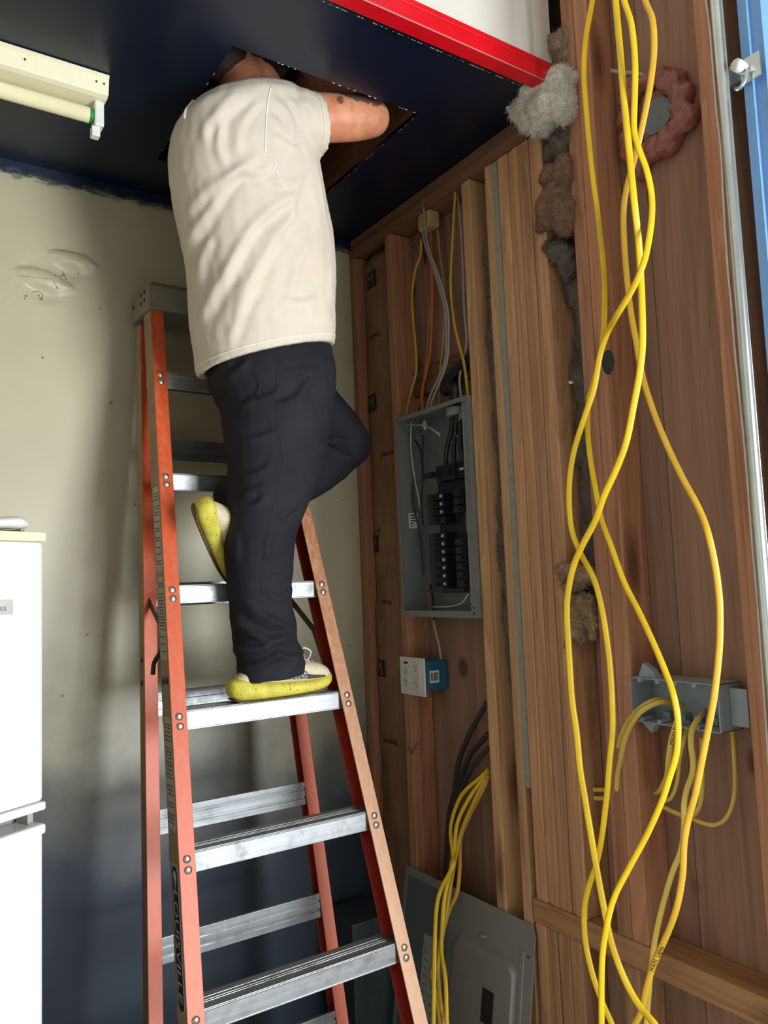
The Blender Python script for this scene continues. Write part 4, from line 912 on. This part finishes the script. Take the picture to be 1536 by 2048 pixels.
# ================================================================== THE PERSON ON THE LADDER
def oval(c, rx, ry, n=28, p=2.3, tilt=0.0, tilty=0.0):
    out = []
    for k in range(n):
        a = 2 * math.pi * k / n; ca, sa = math.cos(a), math.sin(a)
        x = rx * math.copysign(abs(ca) ** (2 / p), ca); y = ry * math.copysign(abs(sa) ** (2 / p), sa)
        out.append(Vector((c[0] + x, c[1] + y, c[2] + tilt * x + tilty * y)))
    return out
def side_section(L, R, Y, ry, shift=0.0):
    """oval section whose left and right extremes lie on two sight lines at depth Y"""
    a, b = atY(L[0], L[1], Y), atY(R[0], R[1], Y)
    return ((a.x + b.x) / 2, Y + shift, (a.z + b.z) / 2), (b.x - a.x) / 2, ry, (b.z - a.z) / (b.x - a.x)
def smooth_rings(secs, k=5):
    """interpolate the section parameters"""
    out = []
    arr = [list(c) + [rx, ry, t] for c, rx, ry, t in secs]
    for i in range(len(arr) - 1):
        for j in range(k):
            u = j / k; out.append([a + (b - a) * u for a, b in zip(arr[i], arr[i + 1])])
    out.append(arr[-1])
    A = np.array(out)
    for _ in range(2): A[1:-1] = (A[:-2] + 2 * A[1:-1] + A[2:]) / 4
    return [oval(r[:3], r[3], r[4], tilt=r[5]) for r in A]
def ridge(p, f, k=0.0):
    return 1 - abs(noise.noise(Vector((p[0] * f[0] + k, p[1] * f[1] - k, p[2] * f[2] + 2 * k)))) * 2

def project(p):
    v = RW @ (np.array(p) - CAM); return 768 + F * v[0] / v[2], 1024 + F * v[1] / v[2]
class Creases:
    """cloth folds: each runs along a drawn line on the near side of the cloth, a ridge with a groove beside it"""
    def __init__(self, lines):
        self.L = []
        for pts, a, wd in lines:
            P, _ = path([(x, y, 0) for x, y in pts], 1.0, 5); self.L.append((np.array([(q.x, q.y) for q in P]), a, wd))
    def at(self, p):
        x, y = project(p); d = 0.0
        for P, a, wd in self.L:
            A, B = P[:-1], P[1:]; ab = B - A; q = np.array((x, y)) - A
            t = np.clip((q * ab).sum(1) / np.maximum((ab * ab).sum(1), 1e-6), 0, 1); r = q - ab * t[:, None]; ds = (r * r).sum(1); i = int(ds.argmin())
            if ds[i] > (3.2 * wd) ** 2: continue
            sg = math.copysign(1, ab[i][0] * r[i][1] - ab[i][1] * r[i][0]); u = math.sqrt(ds[i]) / wd * sg
            al = (i + t[i]) / len(A); tp = min(1, al * 5, (1 - al) * 5) if 0 < al < 1 else 0.0
            d += a * (1.65 * u * math.exp(-u * u) + .35 * math.exp(-u * u)) * tp
        return d
def skin_material():
    t = NT('skin', .5, 0, .4); v = t.coord(); n1 = t.noise(v, 30, 4, .6)
    b = t.ramp(n1, [(.3, srgb(190, 118, 84)), (.7, srgb(214, 148, 112))])
    # two tattoos on the right arm: a small figure by the sleeve and a dark panel near the elbow
    nw = t.noise(v, 55, 4, .65)
    def blob(c, r, sc3):
        mp = t.n('ShaderNodeVectorMath', operation='SUBTRACT'); t.l(v, mp.inputs[0]); mp.inputs[1].default_value = c
        m2 = t.n('ShaderNodeVectorMath', operation='MULTIPLY'); t.l(mp.outputs[0], m2.inputs[0]); m2.inputs[1].default_value = sc3
        ln = t.n('ShaderNodeVectorMath', operation='LENGTH'); t.l(m2.outputs[0], ln.inputs[0])
        return t.math('ADD', t.math('DIVIDE', ln.outputs['Value'], r), t.math('MULTIPLY', t.math('SUBTRACT', nw, .5), 1.6))
    q = Vector(ORG['person']) if 'person' in ORG else Vector((0, 0, 0))
    e1 = atY(668, 214, -.70); e2 = atY(716, 200, -.72)
    m1 = t.math('MULTIPLY', t.math('LESS_THAN', blob(tuple(e1 - PO), .020, (1.6, .3, .9)), 1.0), t.math('GREATER_THAN', t.noise(v, 120, 2, .5), .46))
    m2 = t.math('LESS_THAN', blob(tuple(e2 - PO), .046, (.85, .2, 1.9)), 1.0)
    t.color(t.mix(t.math('MULTIPLY', t.math('MAXIMUM', m1, m2), .8), b, srgb(52, 52, 56)))
    t.bump(n1, .08, .003); t.b.inputs['Subsurface Weight'].default_value = .08; t.b.inputs['Subsurface Radius'].default_value = (.02, .008, .004)
    return t.mat
PO = Vector((-.60, -.50, 1.22))
def person():
    # ---------------- joints
    sh_r = atY(552, 236, -.655); el_r = atY(742, 236, -.70); wr_r = el_r + Vector((-.10, .15, .20))
    sh_l = Vector((-.56, -.36, 2.74)); el_l = sh_l + Vector((.20, .02, .19)); wr_l = el_l + Vector((.02, -.06, .25))
    neck0 = Vector((-.645, -.555, 2.76)); head = atY(478, 116, -.555)
    hipR = Vector((-.60, -.53, 2.02)); hipL = Vector((-.60, -.38, 2.03))
    kneeR = atY(520, 1050, -.50); ankR = atY(533, 1300, -.50); kneeL = atY(700, 888, -.36); ankL = atY(446, 1003, -.43)
    # ---------------- one continuous body
    b = MB()
    b.loft([oval(c, rx, ry) for c, rx, ry in (((-.60, -.45, 1.97), .11, .15), ((-.60, -.455, 2.08), .13, .16), ((-.62, -.47, 2.22), .125, .15), ((-.645, -.50, 2.42), .13, .165), ((-.665, -.52, 2.58), .135, .18), ((-.655, -.54, 2.70), .11, .165), ((-.65, -.545, 2.76), .07, .10))])
    b.tube([hipR, hipR.lerp(kneeR, .5), kneeR, kneeR.lerp(ankR, .35) , ankR, ankR + Vector((-.012, 0, -.03))], [.088, .078, .058, .058, .034, .028], n=18)
    b.tube([hipL, hipL.lerp(kneeL, .5), kneeL], [.088, .078, .060], n=18); b.tube([kneeL, kneeL.lerp(ankL, .35), ankL], [.058, .058, .040], n=18)
    for s, e, w_ in ((sh_r, el_r, wr_r), (sh_l, el_l, wr_l)):
        b.tube([s, s.lerp(e, .35), s.lerp(e, .8), e], [.062, .063, .059, .052], n=18); b.ball(e, (.052, .052, .050))
        b.tube([e, e.lerp(w_, .3), e.lerp(w_, .75), w_], [.052, .052, .040, .030], n=18)
        # hand: palm, four bent fingers of different lengths, thumb from the side of the palm
        d = (w_ - e).normalized(); side = d.cross(Vector((0, 1, 0))).normalized(); pn = d.cross(side)
        b.loft([[w_ + d * t + side * (wd * math.cos(a)) + pn * (th * math.sin(a)) for a in np.linspace(0, 2 * math.pi, 15)[:-1]] for t, wd, th in ((-.02, .028, .022), (.03, .040, .017), (.085, .043, .014), (.095, .036, .010))])
        for k, (off, ln) in enumerate(((-.031, .072), (-.0105, .082), (.0105, .076), (.031, .060))):
            q = w_ + d * .08 + side * off
            b.tube([q, q + d * ln * .45 + pn * .004, q + d * ln * .75 + pn * ln * .25, q + d * ln * .85 + pn * ln * .5], [.0100, .0094, .0086, .0074], n=10)
        q = w_ + d * .02 - side * .030
        b.tube([q, q + d * .03 - side * .026, q + d * .065 - side * .032 + pn * .012], [.0135, .0112, .0092], n=10)
    b.tube([neck0 - Vector((0, 0, .06)), neck0, neck0.lerp(head, .6), head], [.075, .068, .060, .058], n=20)
    # head: looks up and to the right
    up = Vector((-.66, .05, .75)).normalized(); fw = (Vector((.75, .10, .66)) - up * Vector((.75, .10, .66)).dot(up)).normalized(); lf = up.cross(fw)
    HM = Matrix(((fw.x, lf.x, up.x, head.x), (fw.y, lf.y, up.y, head.y), (fw.z, lf.z, up.z, head.z), (0, 0, 0, 1)))
    h = MB()
    h.ball((-.012, 0, .045), (.098, .076, .088), nu=24, nv=16); h.ball((.035, 0, -.020), (.062, .060, .075), nu=20, nv=14); h.ball((.066, 0, -.072), (.030, .034, .024))
    h.ball((.085, 0, .052), (.016, .048, .014)); h.tube([(.092, 0, .040), (.108, 0, .016), (.116, 0, -.004)], [.009, .012, .015], n=12); h.ball((.100, .012, -.008), .009); h.ball((.100, -.012, -.008), .009)
    for s in (-1, 1):
        h.ball((.070, s * .036, .006), (.026, .020, .018)); h.ball((.084, s * .031, .032), (.011, .0125, .010))
        h.tube([(-.012, s * .074, .030), (-.026, s * .084, .026), (-.026, s * .085, .002), (-.014, s * .079, -.020), (-.006, s * .073, -.022)], [.008, .009, .008, .007, .006], n=8); h.ball((-.012, s * .074, .0), (.012, .008, .022))
    h.tube([(.092, -.024, -.040), (.102, 0, -.038), (.092, .024, -.040)], [.005, .007, .005], n=8); h.tube([(.090, -.020, -.050), (.099, 0, -.052), (.090, .020, -.050)], [.005, .0075, .005], n=8)
    h.xf(HM); b.add(h.v, h.f)
    v, f = remesh(b, .0058, 4)
    body = MB().add(v, f).build('person', skin_material(), smooth=True, org=PO)
    tag(body, 'man in white t-shirt and dark trousers on the ladder, head inside the ceiling hole', 'person')
    # ---------------- hair and beard
    def shell(test, off, mat, name, amp):
        m = MB(); c = MB()
        hv = []
        for u in np.linspace(-1, 1, 30):
            for a in np.linspace(0, 2 * math.pi, 41)[:-1]:
                pass
        c.ball((-.014, 0, .047), (.101 + off, .079 + off, .091 + off), nu=48, nv=32)
        vs = []
        for p in c.v:
            p = Vector(p); k = test(p); q = p.copy()
            if k < 0: q = Vector((-.014, 0, .047)) + (p - Vector((-.014, 0, .047))) * .86
            else: q += (p - Vector((-.014, 0, .047))).normalized() * (amp * noise.noise(p * 90) + amp * noise.noise(p * 220))
            vs.append(q)
        m.add(vs, c.f); m.xf(HM); return m.build(name, mat, body, smooth=True)
    hair = NT('brown_hair', .55, 0, .3); n1 = hair.noise(hair.coord((40, 40, 160)), 1.0, 5, .7); hair.color(hair.ramp(n1, [(.35, srgb(34, 22, 18)), (.65, srgb(74, 50, 38))])); hair.bump(n1, .6, .004)
    shell(lambda p: 1 if (p.z > .048 and p.x < .045) or (p.x < -.022 and p.z > -.02 + .6 * (p.x + .022)) or (p.z > .095) else -1, .006, hair.mat, 'hair', .0028)
    m = MB()
    for s in (-1, 1):
        for k in range(9): 
            u = k / 8; m.ball((-.002 + .075 * u, s * (.066 - .036 * u * u), -.018 - .058 * u), (.020, .014, .020), nu=10, nv=7)
    for k in range(5): m.ball((.078, -.03 + .015 * k, -.078), (.022, .014, .018), nu=10, nv=7)
    v, f = remesh(m, .005, 2); N = normals(v, f)
    o = MB().add([Vector(p) + n * .004 * noise.noise(Vector(p) * 160) for p, n in zip(v, N)], f); o.xf(HM); o.build('beard', hair.mat, body, smooth=True)
    # ---------------- t-shirt
    secs = [side_section(L, R, Y, ry) for L, R, Y, ry in (
        ((404, 742), (650, 703), -.47, .175), ((391, 660), (650, 640), -.475, .180), ((388, 590), (652, 575), -.48, .182), ((378, 500), (648, 490), -.50, .180), ((363, 420), (632, 412), -.525, .182),
        ((349, 340), (614, 332), -.55, .186), ((343, 285), (602, 275), -.565, .182), ((350, 245), (596, 232), -.58, .165), ((374, 215), (580, 202), -.595, .125), ((402, 200), (552, 184), -.60, .085))]
    rings = smooth_rings(secs, 6)
    # hem: turn the cloth in and go up inside, so the shirt hangs open at the bottom
    c0, rx, ry, tl = secs[0]; inner = [oval((c0[0], c0[1], c0[2] + dz), rx - d, ry - d, tilt=tl) for dz, d in ((.085, .030), (.0, .020))]
    b = MB().loft([inner[0], inner[1]] + rings)
    sl_end = atY(641, 252, -.675); ax = (sl_end - sh_r).normalized()
    sv = (ax.cross(Vector((0, 1, 0)))).normalized(); su = Vector((0, 1, 0)).cross(Vector((0, 0, 0))) if False else ax.cross(sv)
    def cring(c, r, ru, tilt=0.0): return [c + sv * (r * math.cos(a)) + su * (ru * math.sin(a)) + ax * (tilt * math.cos(a)) for a in np.linspace(0, 2 * math.pi, 29)[:-1]]
    st = sh_r - ax * .05
    b.loft([cring(st, .075, .075), cring(sh_r, .083, .080), cring(sh_r.lerp(sl_end, .5), .080, .078, .004), cring(sl_end, .0755, .074, -.012), cring(sl_end - ax * .004, .064, .063, -.012), cring(sl_end - ax * .05, .064, .063)])
    b.ball(sh_r + Vector((-.03, .02, -.01)), (.085, .085, .075))
    b.ball(sh_l + Vector((-.03, -.02, -.05)), (.09, .10, .09)); le = sh_l.lerp(el_l, .6); ax2 = (el_l - sh_l).normalized(); s2 = ax2.cross(Vector((0, 1, 0))).normalized(); u2 = ax2.cross(s2)
    r2 = lambda c, r: [c + s2 * (r * math.cos(a)) + u2 * (r * math.sin(a)) for a in np.linspace(0, 2 * math.pi, 29)[:-1]]
    b.loft([r2(sh_l, .085), r2(le, .080), r2(le - ax2 * .004, .066), r2(le - ax2 * .05, .066)])
    v, f = remesh(b, .0055, 5); N = normals(v, f); out = []
    folds = Creases((
        ([(500, 184), (462, 205), (439, 235), (419, 262), (420, 300)], .0075, 13), ([(515, 190), (480, 210), (452, 240), (444, 291), (458, 341)], .0065, 12), ([(528, 200), (500, 232), (484, 270), (480, 310)], .005, 11),
        ([(536, 304), (499, 333), (442, 370), (405, 404), (385, 440)], .0085, 15), ([(555, 330), (520, 350), (480, 352), (440, 400), (395, 475), (378, 515)], .0095, 15), ([(600, 372), (560, 372), (530, 358)], .005, 10),
        ([(600, 392), (555, 420), (510, 460), (480, 512), (455, 560)], .0095, 15), ([(612, 345), (596, 395), (588, 440)], .006, 11), ([(610, 420), (575, 455), (545, 500), (505, 570), (470, 640)], .008, 15),
        ([(480, 522), (440, 582), (405, 655)], .0085, 15), ([(530, 560), (490, 620), (466, 690)], .006, 13), ([(430, 470), (410, 520), (400, 580)], .006, 12), ([(624, 480), (600, 540), (585, 600)], .006, 13), ([(560, 590), (600, 600), (640, 590)], .004, 10),
        ([(548, 190), (575, 215), (590, 255), (585, 290)], .006, 11), ([(575, 188), (600, 215), (612, 250)], .0055, 10), ([(605, 190), (625, 215), (632, 245)], .0045, 9), ([(545, 262), (570, 280), (600, 300)], .005, 9), ([(540, 225), (560, 245), (575, 275)], .0045, 9)))
    for p, n in zip(v, N):
        p = Vector(p); d = 0.0
        w1 = noise.noise(p * 5.0)
        if n.y < .35: d += folds.at(p) * min(1, (.55 - n.y) * 2.2)
        s = (p.x * .62 + p.z * .42 + p.y * .35); reach = max(0, min(1, (2.70 - p.z) / .1)) * max(0, min(1, (p.z - 2.10) / .15))
        d += .0042 * (ridge(Vector((s, w1 * .02, 0)), (21, 1, 1), 3 + w1 * .3) - .5) * reach * (.5 + .7 * noise.noise(p * 3.1 + Vector((4, 0, 0))))
        d += .0042 * noise.noise(Vector((p.x * 12, p.y * 12, p.z * 7))) + .0012 * noise.noise(p * 42)
        q = (p - sh_r).dot(ax)
        if q > -.03 and p.z > 2.62: d *= max(.12, min(1, ((sl_end - p).dot(ax)) / .06))
        hemk = (p.z - (c0[2] + tl * (p.x - c0[0])))
        if hemk < .022: d *= .35
        out.append(p + n * d)
    cl = NT('white_cotton', .85, 0, .2); v1 = cl.coord(); n1 = cl.noise(v1, 9, 5, .6); n2 = cl.noise(v1, 420, 2, .5)
    stain = cl.ramp(cl.noise(v1, 4.5, 5, .65), [(.56, 0.0), (.75, .45)])
    cl.color(cl.mix(stain, cl.ramp(n1, [(.3, srgb(198, 188, 169)), (.7, srgb(212, 202, 184))]), srgb(196, 172, 140))); cl.bump(n2, .12, .001)
    ts = MB().add(out, f).build('t_shirt', cl.mat, body, smooth=True)
    # stitched seams: hem, cuff, armhole and side seam
    seam = plain('seam_thread', srgb(238, 232, 222), .85, 0, .03)
    from mathutils.bvhtree import BVHTree
    tree = BVHTree.FromPolygons(out, f)
    shirt_tree = tree
    def on_cloth(pts, name, r=.0016):
        P, _ = path(pts, 1.0, 8); Q = []
        for p in P:
            loc, nn, _, _ = tree.find_nearest(p)
            Q.append(loc + nn * .0006 if nn is not None else p)
        MB().tube(Q, r, n=6, smooth=False).build(name, seam, ts, smooth=True)
    on_cloth([p + Vector((0, 0, .018)) for p in oval(c0, rx, ry, tilt=tl)] , 'hem_seam', .0014)
    on_cloth([p - ax * .020 for p in cring(sl_end, .0755, .074, -.012)], 'cuff_seam', .0013)
    on_cloth([atY(px, py, -.74) for px, py in ((540, 176), (534, 200), (532, 230), (533, 262), (536, 292), (540, 312))], 'armhole_seam', .0018)
    on_cloth([atY(px, py, -.70) for px, py in ((540, 312), (548, 340), (562, 368), (575, 378))], 'side_seam', .0014)
    on_cloth([atY(px, py, -.63) for px, py in ((388, 203), (382, 212), (378, 228), (374, 240))], 'collar_rib', .004)
    # ---------------- trousers
    b = MB()
    sR = [side_section(L, R, Y, ry) for L, R, Y, ry in (
        ((424, 690), (640, 668), -.47, .145), ((422, 725), (645, 706), -.47, .155), ((430, 770), (652, 750), -.475, .17), ((448, 805), (655, 790), -.485, .15), ((454, 850), (650, 850), -.50, .13), ((459, 900), (641, 900), -.51, .118), ((464, 960), (632, 955), -.51, .108), ((462, 1020), (604, 1015), -.51, .098),
        ((456, 1075), (581, 1075), -.51, .090), ((456, 1130), (578, 1130), -.505, .086), ((463, 1190), (574, 1190), -.50, .082), ((470, 1245), (580, 1240), -.50, .080), ((473, 1290), (594, 1285), -.50, .078), ((478, 1330), (603, 1318), -.50, .074), ((481, 1368), (602, 1346), -.50, .070))]
    rr = smooth_rings(sR, 5); cE, rxE, ryE, tE = sR[-1]
    b.loft(rr + [oval((cE[0], cE[1], cE[2] + .004), rxE - .012, ryE - .012, tilt=tE), oval((cE[0], cE[1], cE[2] + .06), rxE - .014, ryE - .014, tilt=tE)])
    thigh = [atY(565, 775, -.40), atY(625, 822, -.38), atY(672, 862, -.365), atY(697, 888, -.36)]
    b.tube(thigh, [.105, .094, .080, .073], n=26); b.ball(thigh[-1], (.072, .072, .070))
    kn = thigh[-1]; shin = [kn, atY(650, 925, -.365), atY(590, 962, -.385), atY(520, 985, -.40), atY(452, 1008, -.425)]
    b.tube(shin, [.070, .074, .073, .066, .058], n=26)
    e0, e1 = shin[-1], shin[-2]; dd = (e0 - e1).normalized()
    tfold = Creases((
        ([(478, 812), (500, 799), (532, 790), (560, 778)], .006, 10), ([(545, 808), (584, 795), (607, 769), (624, 742)], .008, 11), ([(472, 880), (514, 872), (555, 858)], .006, 10), ([(474, 950), (514, 942), (540, 926)], .007, 10),
        ([(474, 988), (505, 978), (536, 966)], .005, 9), ([(468, 996), (490, 1009), (514, 1003), (530, 980)], .006, 9), ([(432, 768), (467, 743), (498, 714)], .007, 11), ([(424, 752), (440, 730), (470, 712)], .005, 8), ([(560, 740), (600, 738), (640, 730)], .004, 9),
        ([(638, 884), (673, 900), (716, 921)], .011, 11), ([(660, 880), (690, 892), (706, 908)], .006, 8), ([(600, 1012), (580, 1024), (560, 1046)], .006, 9), ([(530, 1150), (560, 1148), (585, 1140)], .005, 8), ([(535, 1176), (558, 1192), (580, 1168)], .007, 9),
        ([(460, 1222), (500, 1253), (538, 1274), (585, 1266)], .010, 11), ([(490, 1200), (540, 1232), (580, 1252)], .007, 10), ([(466, 1288), (510, 1293), (545, 1286)], .010, 9), ([(470, 1328), (510, 1326), (540, 1312), (572, 1294)], .011, 11), ([(545, 1296), (575, 1310), (600, 1306)], .007, 9), ([(556, 1060), (540, 1090), (545, 1120)], .005, 9), ([(470, 1060), (480, 1090), (474, 1130)], .004, 10)))
    v, f = remesh(b, .0058, 4); N = normals(v, f); out = []
    for p, n in zip(v, N):
        p = Vector(p); d = 0.0
        low = max(0, min(1, (1.55 - p.z) / .2)); near = p.y < -.44 or p.x < kn.x - .12
        wv = noise.noise(p * 4.0)
        d += .0022 * (ridge(Vector((p.x * .9 + p.y * .5, p.y, p.z + .22 * p.x)), (3.2, 3.2, 16), wv * .2) - .5)
        d += (.0075 * (ridge(Vector((p.x, p.y, p.z - .35 * p.x + .02 * wv)), (4.5, 4.5, 17), 7.0) - .45)) * low
        if n.y < .35: d += tfold.at(p) * min(1, (.55 - n.y) * 2.2)
        d += .0012 * noise.noise(p * 38)
        if p.z < cE[2] + .03: d *= .3
        out.append(p + n * d)
    tr = NT('charcoal_twill', .8, 0, .25); v1 = tr.coord(); n1 = tr.noise(v1, 7, 5, .6); n2 = tr.noise(tr.coord((300, 300, 120)), 1, 2, .5)
    tr.color(tr.ramp(n1, [(.3, srgb(21, 21, 28)), (.7, srgb(34, 33, 40))])); tr.bump(n2, .15, .001)
    pants = MB().add(out, f).build('trousers', tr.mat, body, smooth=True)
    tree = BVHTree.FromPolygons(out, f); seam2 = plain('trouser_seam', srgb(28, 28, 34), .8)
    for pts, nm in (([(498, 708), (502, 760), (500, 800)], 'back_pocket_seam'), ([(560, 706), (558, 760), (560, 830), (560, 920), (545, 1020), (530, 1100), (525, 1190)], 'side_seam'), ([(462, 800), (490, 802), (520, 796), (548, 786)], 'pocket_seam')):
        P, _ = path([atY(a, c, -.66 if c < 850 else -.60) for a, c in pts], 1.0, 10); Q = []
        for p in P:
            loc, nn, _, _ = tree.find_nearest(p); Q.append(loc + nn * .0004)
        MB().tube(Q, .0011, n=6, smooth=False).build(nm, seam2, pants, smooth=True)
    me = body.data                                         # the body stays inside the cloth
    for vert in list(me.vertices) * 2:
        p = vert.co + PO
        if 1.30 < p.z < 2.12 and not (p.x < -.755 and p.z < 1.95):
            loc, nn, _, _ = tree.find_nearest(p)
            if (p - loc).dot(nn) > -.010 or (p - kn).length < .22 and (p - loc).length < .05: vert.co = loc - nn * .018 - PO
        elif 2.12 <= p.z < 2.68 and p.x < sl_end.x - .01:
            loc, nn, _, _ = shirt_tree.find_nearest(p)
            if (p - loc).dot(nn) > -.007: vert.co = loc - nn * .008 - PO
    # ---------------- shoes
    sole_m = NT('yellow_foam_sole', .6, 0, .3); v1 = sole_m.coord(); sp_ = sole_m.noise(v1, 170, 2, .5); big = sole_m.noise(v1, 22, 4, .6); sep = sole_m.n('ShaderNodeSeparateXYZ')
    c1 = sole_m.ramp(big, [(.35, srgb(180, 168, 60)), (.65, srgb(206, 194, 80))]); sole_m.color(sole_m.mix(sole_m.ramp(sp_, [(.64, 0.0), (.69, .8)]), c1, srgb(66, 58, 26)))
    knit = plain('beige_knit', srgb(200, 188, 156), .85, 0, .1, 160, .4); under = plain('worn_outsole', srgb(92, 76, 50), .8, 0, .2, 60); lace_m = plain('pale_lace', srgb(222, 196, 196), .8, 0, .05)
    patch = NT('grey_weave', .7, 0, .3); wv = patch.n('ShaderNodeTexChecker'); wv.inputs['Scale'].default_value = 190; patch.l(patch.coord(rot=(.5, .3, .78)), wv.inputs['Vector']); wv.inputs['Color1'].default_value = (*srgb(150, 148, 136), 1); wv.inputs['Color2'].default_value = (*srgb(52, 54, 52), 1); patch.l(wv.outputs['Color'], patch.b.inputs['Base Color'])
    dkp = plain('dark_overlay', srgb(62, 64, 60), .6)
    def shoe(Mx, name, laces=True):
        def sec(u, hw, z0, z1, n=20, p=2.6):
            return [Vector((u, hw * math.copysign(abs(math.cos(a)) ** (2 / p), math.cos(a)), (z0 + z1) / 2 + (z1 - z0) / 2 * math.copysign(abs(math.sin(a)) ** (2 / p), math.sin(a)))) for a in np.linspace(0, 2 * math.pi, n + 1)[:-1]]
        L = .296
        S = [(0.0, .012, .030, .046), (.006, .026, .014, .056), (.025, .037, .003, .060), (.06, .041, .0, .056), (.11, .040, .0, .048), (.16, .044, .001, .043), (.21, .050, .003, .041), (.25, .049, .007, .046), (.275, .041, .013, .052), (.290, .028, .020, .054), (.296, .014, .028, .048)]
        def fine(S, k=4):
            out = []
            for a, b_ in zip(S[:-1], S[1:]):
                for j in range(k): out.append([x + (y - x) * j / k for x, y in zip(a, b_)])
            out.append(list(S[-1])); A = np.array(out)
            for _ in range(2): A[1:-1] = (A[:-2] + 2 * A[1:-1] + A[2:]) / 4
            return A
        so = MB().loft([sec(*r) for r in fine(S)]).xf(Mx)
        sh = so.build(name, sole_m.mat, body, smooth=True)
        U = [(.022, .018, .03, .062), (.04, .030, .03, .074), (.06, .034, .03, .088), (.09, .036, .03, .108), (.115, .038, .03, .116), (.15, .041, .03, .108), (.185, .045, .03, .096), (.22, .047, .03, .088), (.25, .046, .03, .082), (.272, .038, .03, .073), (.285, .026, .03, .064), (.292, .012, .035, .054)]
        MB().loft([sec(r[0], r[1], r[2], r[3], p=2.2) for r in fine(U)]).xf(Mx).build('shoe_upper', knit, sh, smooth=True)
        T = [(.01, .022, .006, .012), (.03, .034, -.003, .004), (.08, .037, -.004, .004), (.14, .039, -.004, .004), (.21, .045, -.002, .006), (.26, .038, .006, .014), (.285, .02, .015, .022)]
        MB().loft([sec(*r) for r in fine(T)]).xf(Mx).build('outsole', under, sh, smooth=True)
        for s in (-1, 1):
            def upt(u, z, lift=.0008):
                hw = np.interp(u, [r[0] for r in U], [r[1] for r in U]); zt = np.interp(u, [r[0] for r in U], [r[3] for r in U]); k = max(-1, min(1, (z - (.03 + zt) / 2) / ((zt - .03) / 2)))
                return Vector((u, s * (hw * (1 - abs(k) ** 2.2) ** (1 / 2.2) + lift), z))
            for rows, m, nm in (([(.135, .046, .062), (.15, .046, .070), (.165, .045, .068), (.18, .044, .064), (.195, .043, .059), (.205, .043, .056)], patch.mat, 'woven_side_panel'), ([(.206, .042, .056), (.225, .042, .052), (.245, .042, .050), (.262, .043, .047)], dkp, 'dark_side_stripe'), ([(.148, .0705, .079), (.165, .069, .075), (.185, .065, .070), (.205, .058, .061)], dkp, 'dark_side_stripe')):
                q = MB(); lo = [upt(u, a) for u, a, c in rows]; hi = [upt(u, c) for u, a, c in rows]; mi = [upt(u, (a + c) / 2, .0012) for u, a, c in rows]; n = len(rows)
                q.add(lo + mi + hi, [(k * n + i, k * n + i + 1, (k + 1) * n + i + 1, (k + 1) * n + i) for k in range(2) for i in range(n - 1)]); q.xf(Mx).build(nm, m, sh, smooth=True)
        if laces:
            for k in range(4):
                u = .190 + .016 * k; zt = np.interp(u, [r[0] for r in U], [r[3] for r in U])
                MB().tube([(u, -.022, zt - .012), (u + .004, 0, zt + .001), (u, .022, zt - .012)], .0022, n=7).xf(Mx).build('lace', lace_m, sh, smooth=True)
            for s in (-1, 1):
                MB().tube([(.205, s * .004, .094), (.196, s * .018, .114), (.208, s * .028, .122), (.228, s * .024, .110), (.226, s * .010, .090), (.208, s * .002, .092)], .0021, n=7).xf(Mx).build('lace_loop', lace_m, sh, smooth=True)
                MB().tube([(.208, s * .002, .093), (.222, s * .014, .088), (.232, s * .026, .078)], .0019, n=7).xf(Mx).build('lace_end', lace_m, sh, smooth=True)
        return sh
    hz = 1.2245
    hx = atY(468, 1390, -.545).x
    MR = Matrix.Translation((hx, -.505, hz)) @ Matrix.Rotation(math.radians(2), 4, 'Z')
    shoe(MR, 'right_shoe')
    heel = atY(380, 1012, -.50); U_ = Vector((.140, .150, -.185)).normalized(); nz_ = Vector((.74, -.46, .50)); nz_ = (nz_ - U_ * nz_.dot(U_)).normalized(); V_ = nz_.cross(U_)
    ML = Matrix(((U_.x, V_.x, nz_.x, heel.x), (U_.y, V_.y, nz_.y, heel.y), (U_.z, V_.z, nz_.z, heel.z), (0, 0, 0, 1)))
    shoe(ML, 'left_shoe')
person()
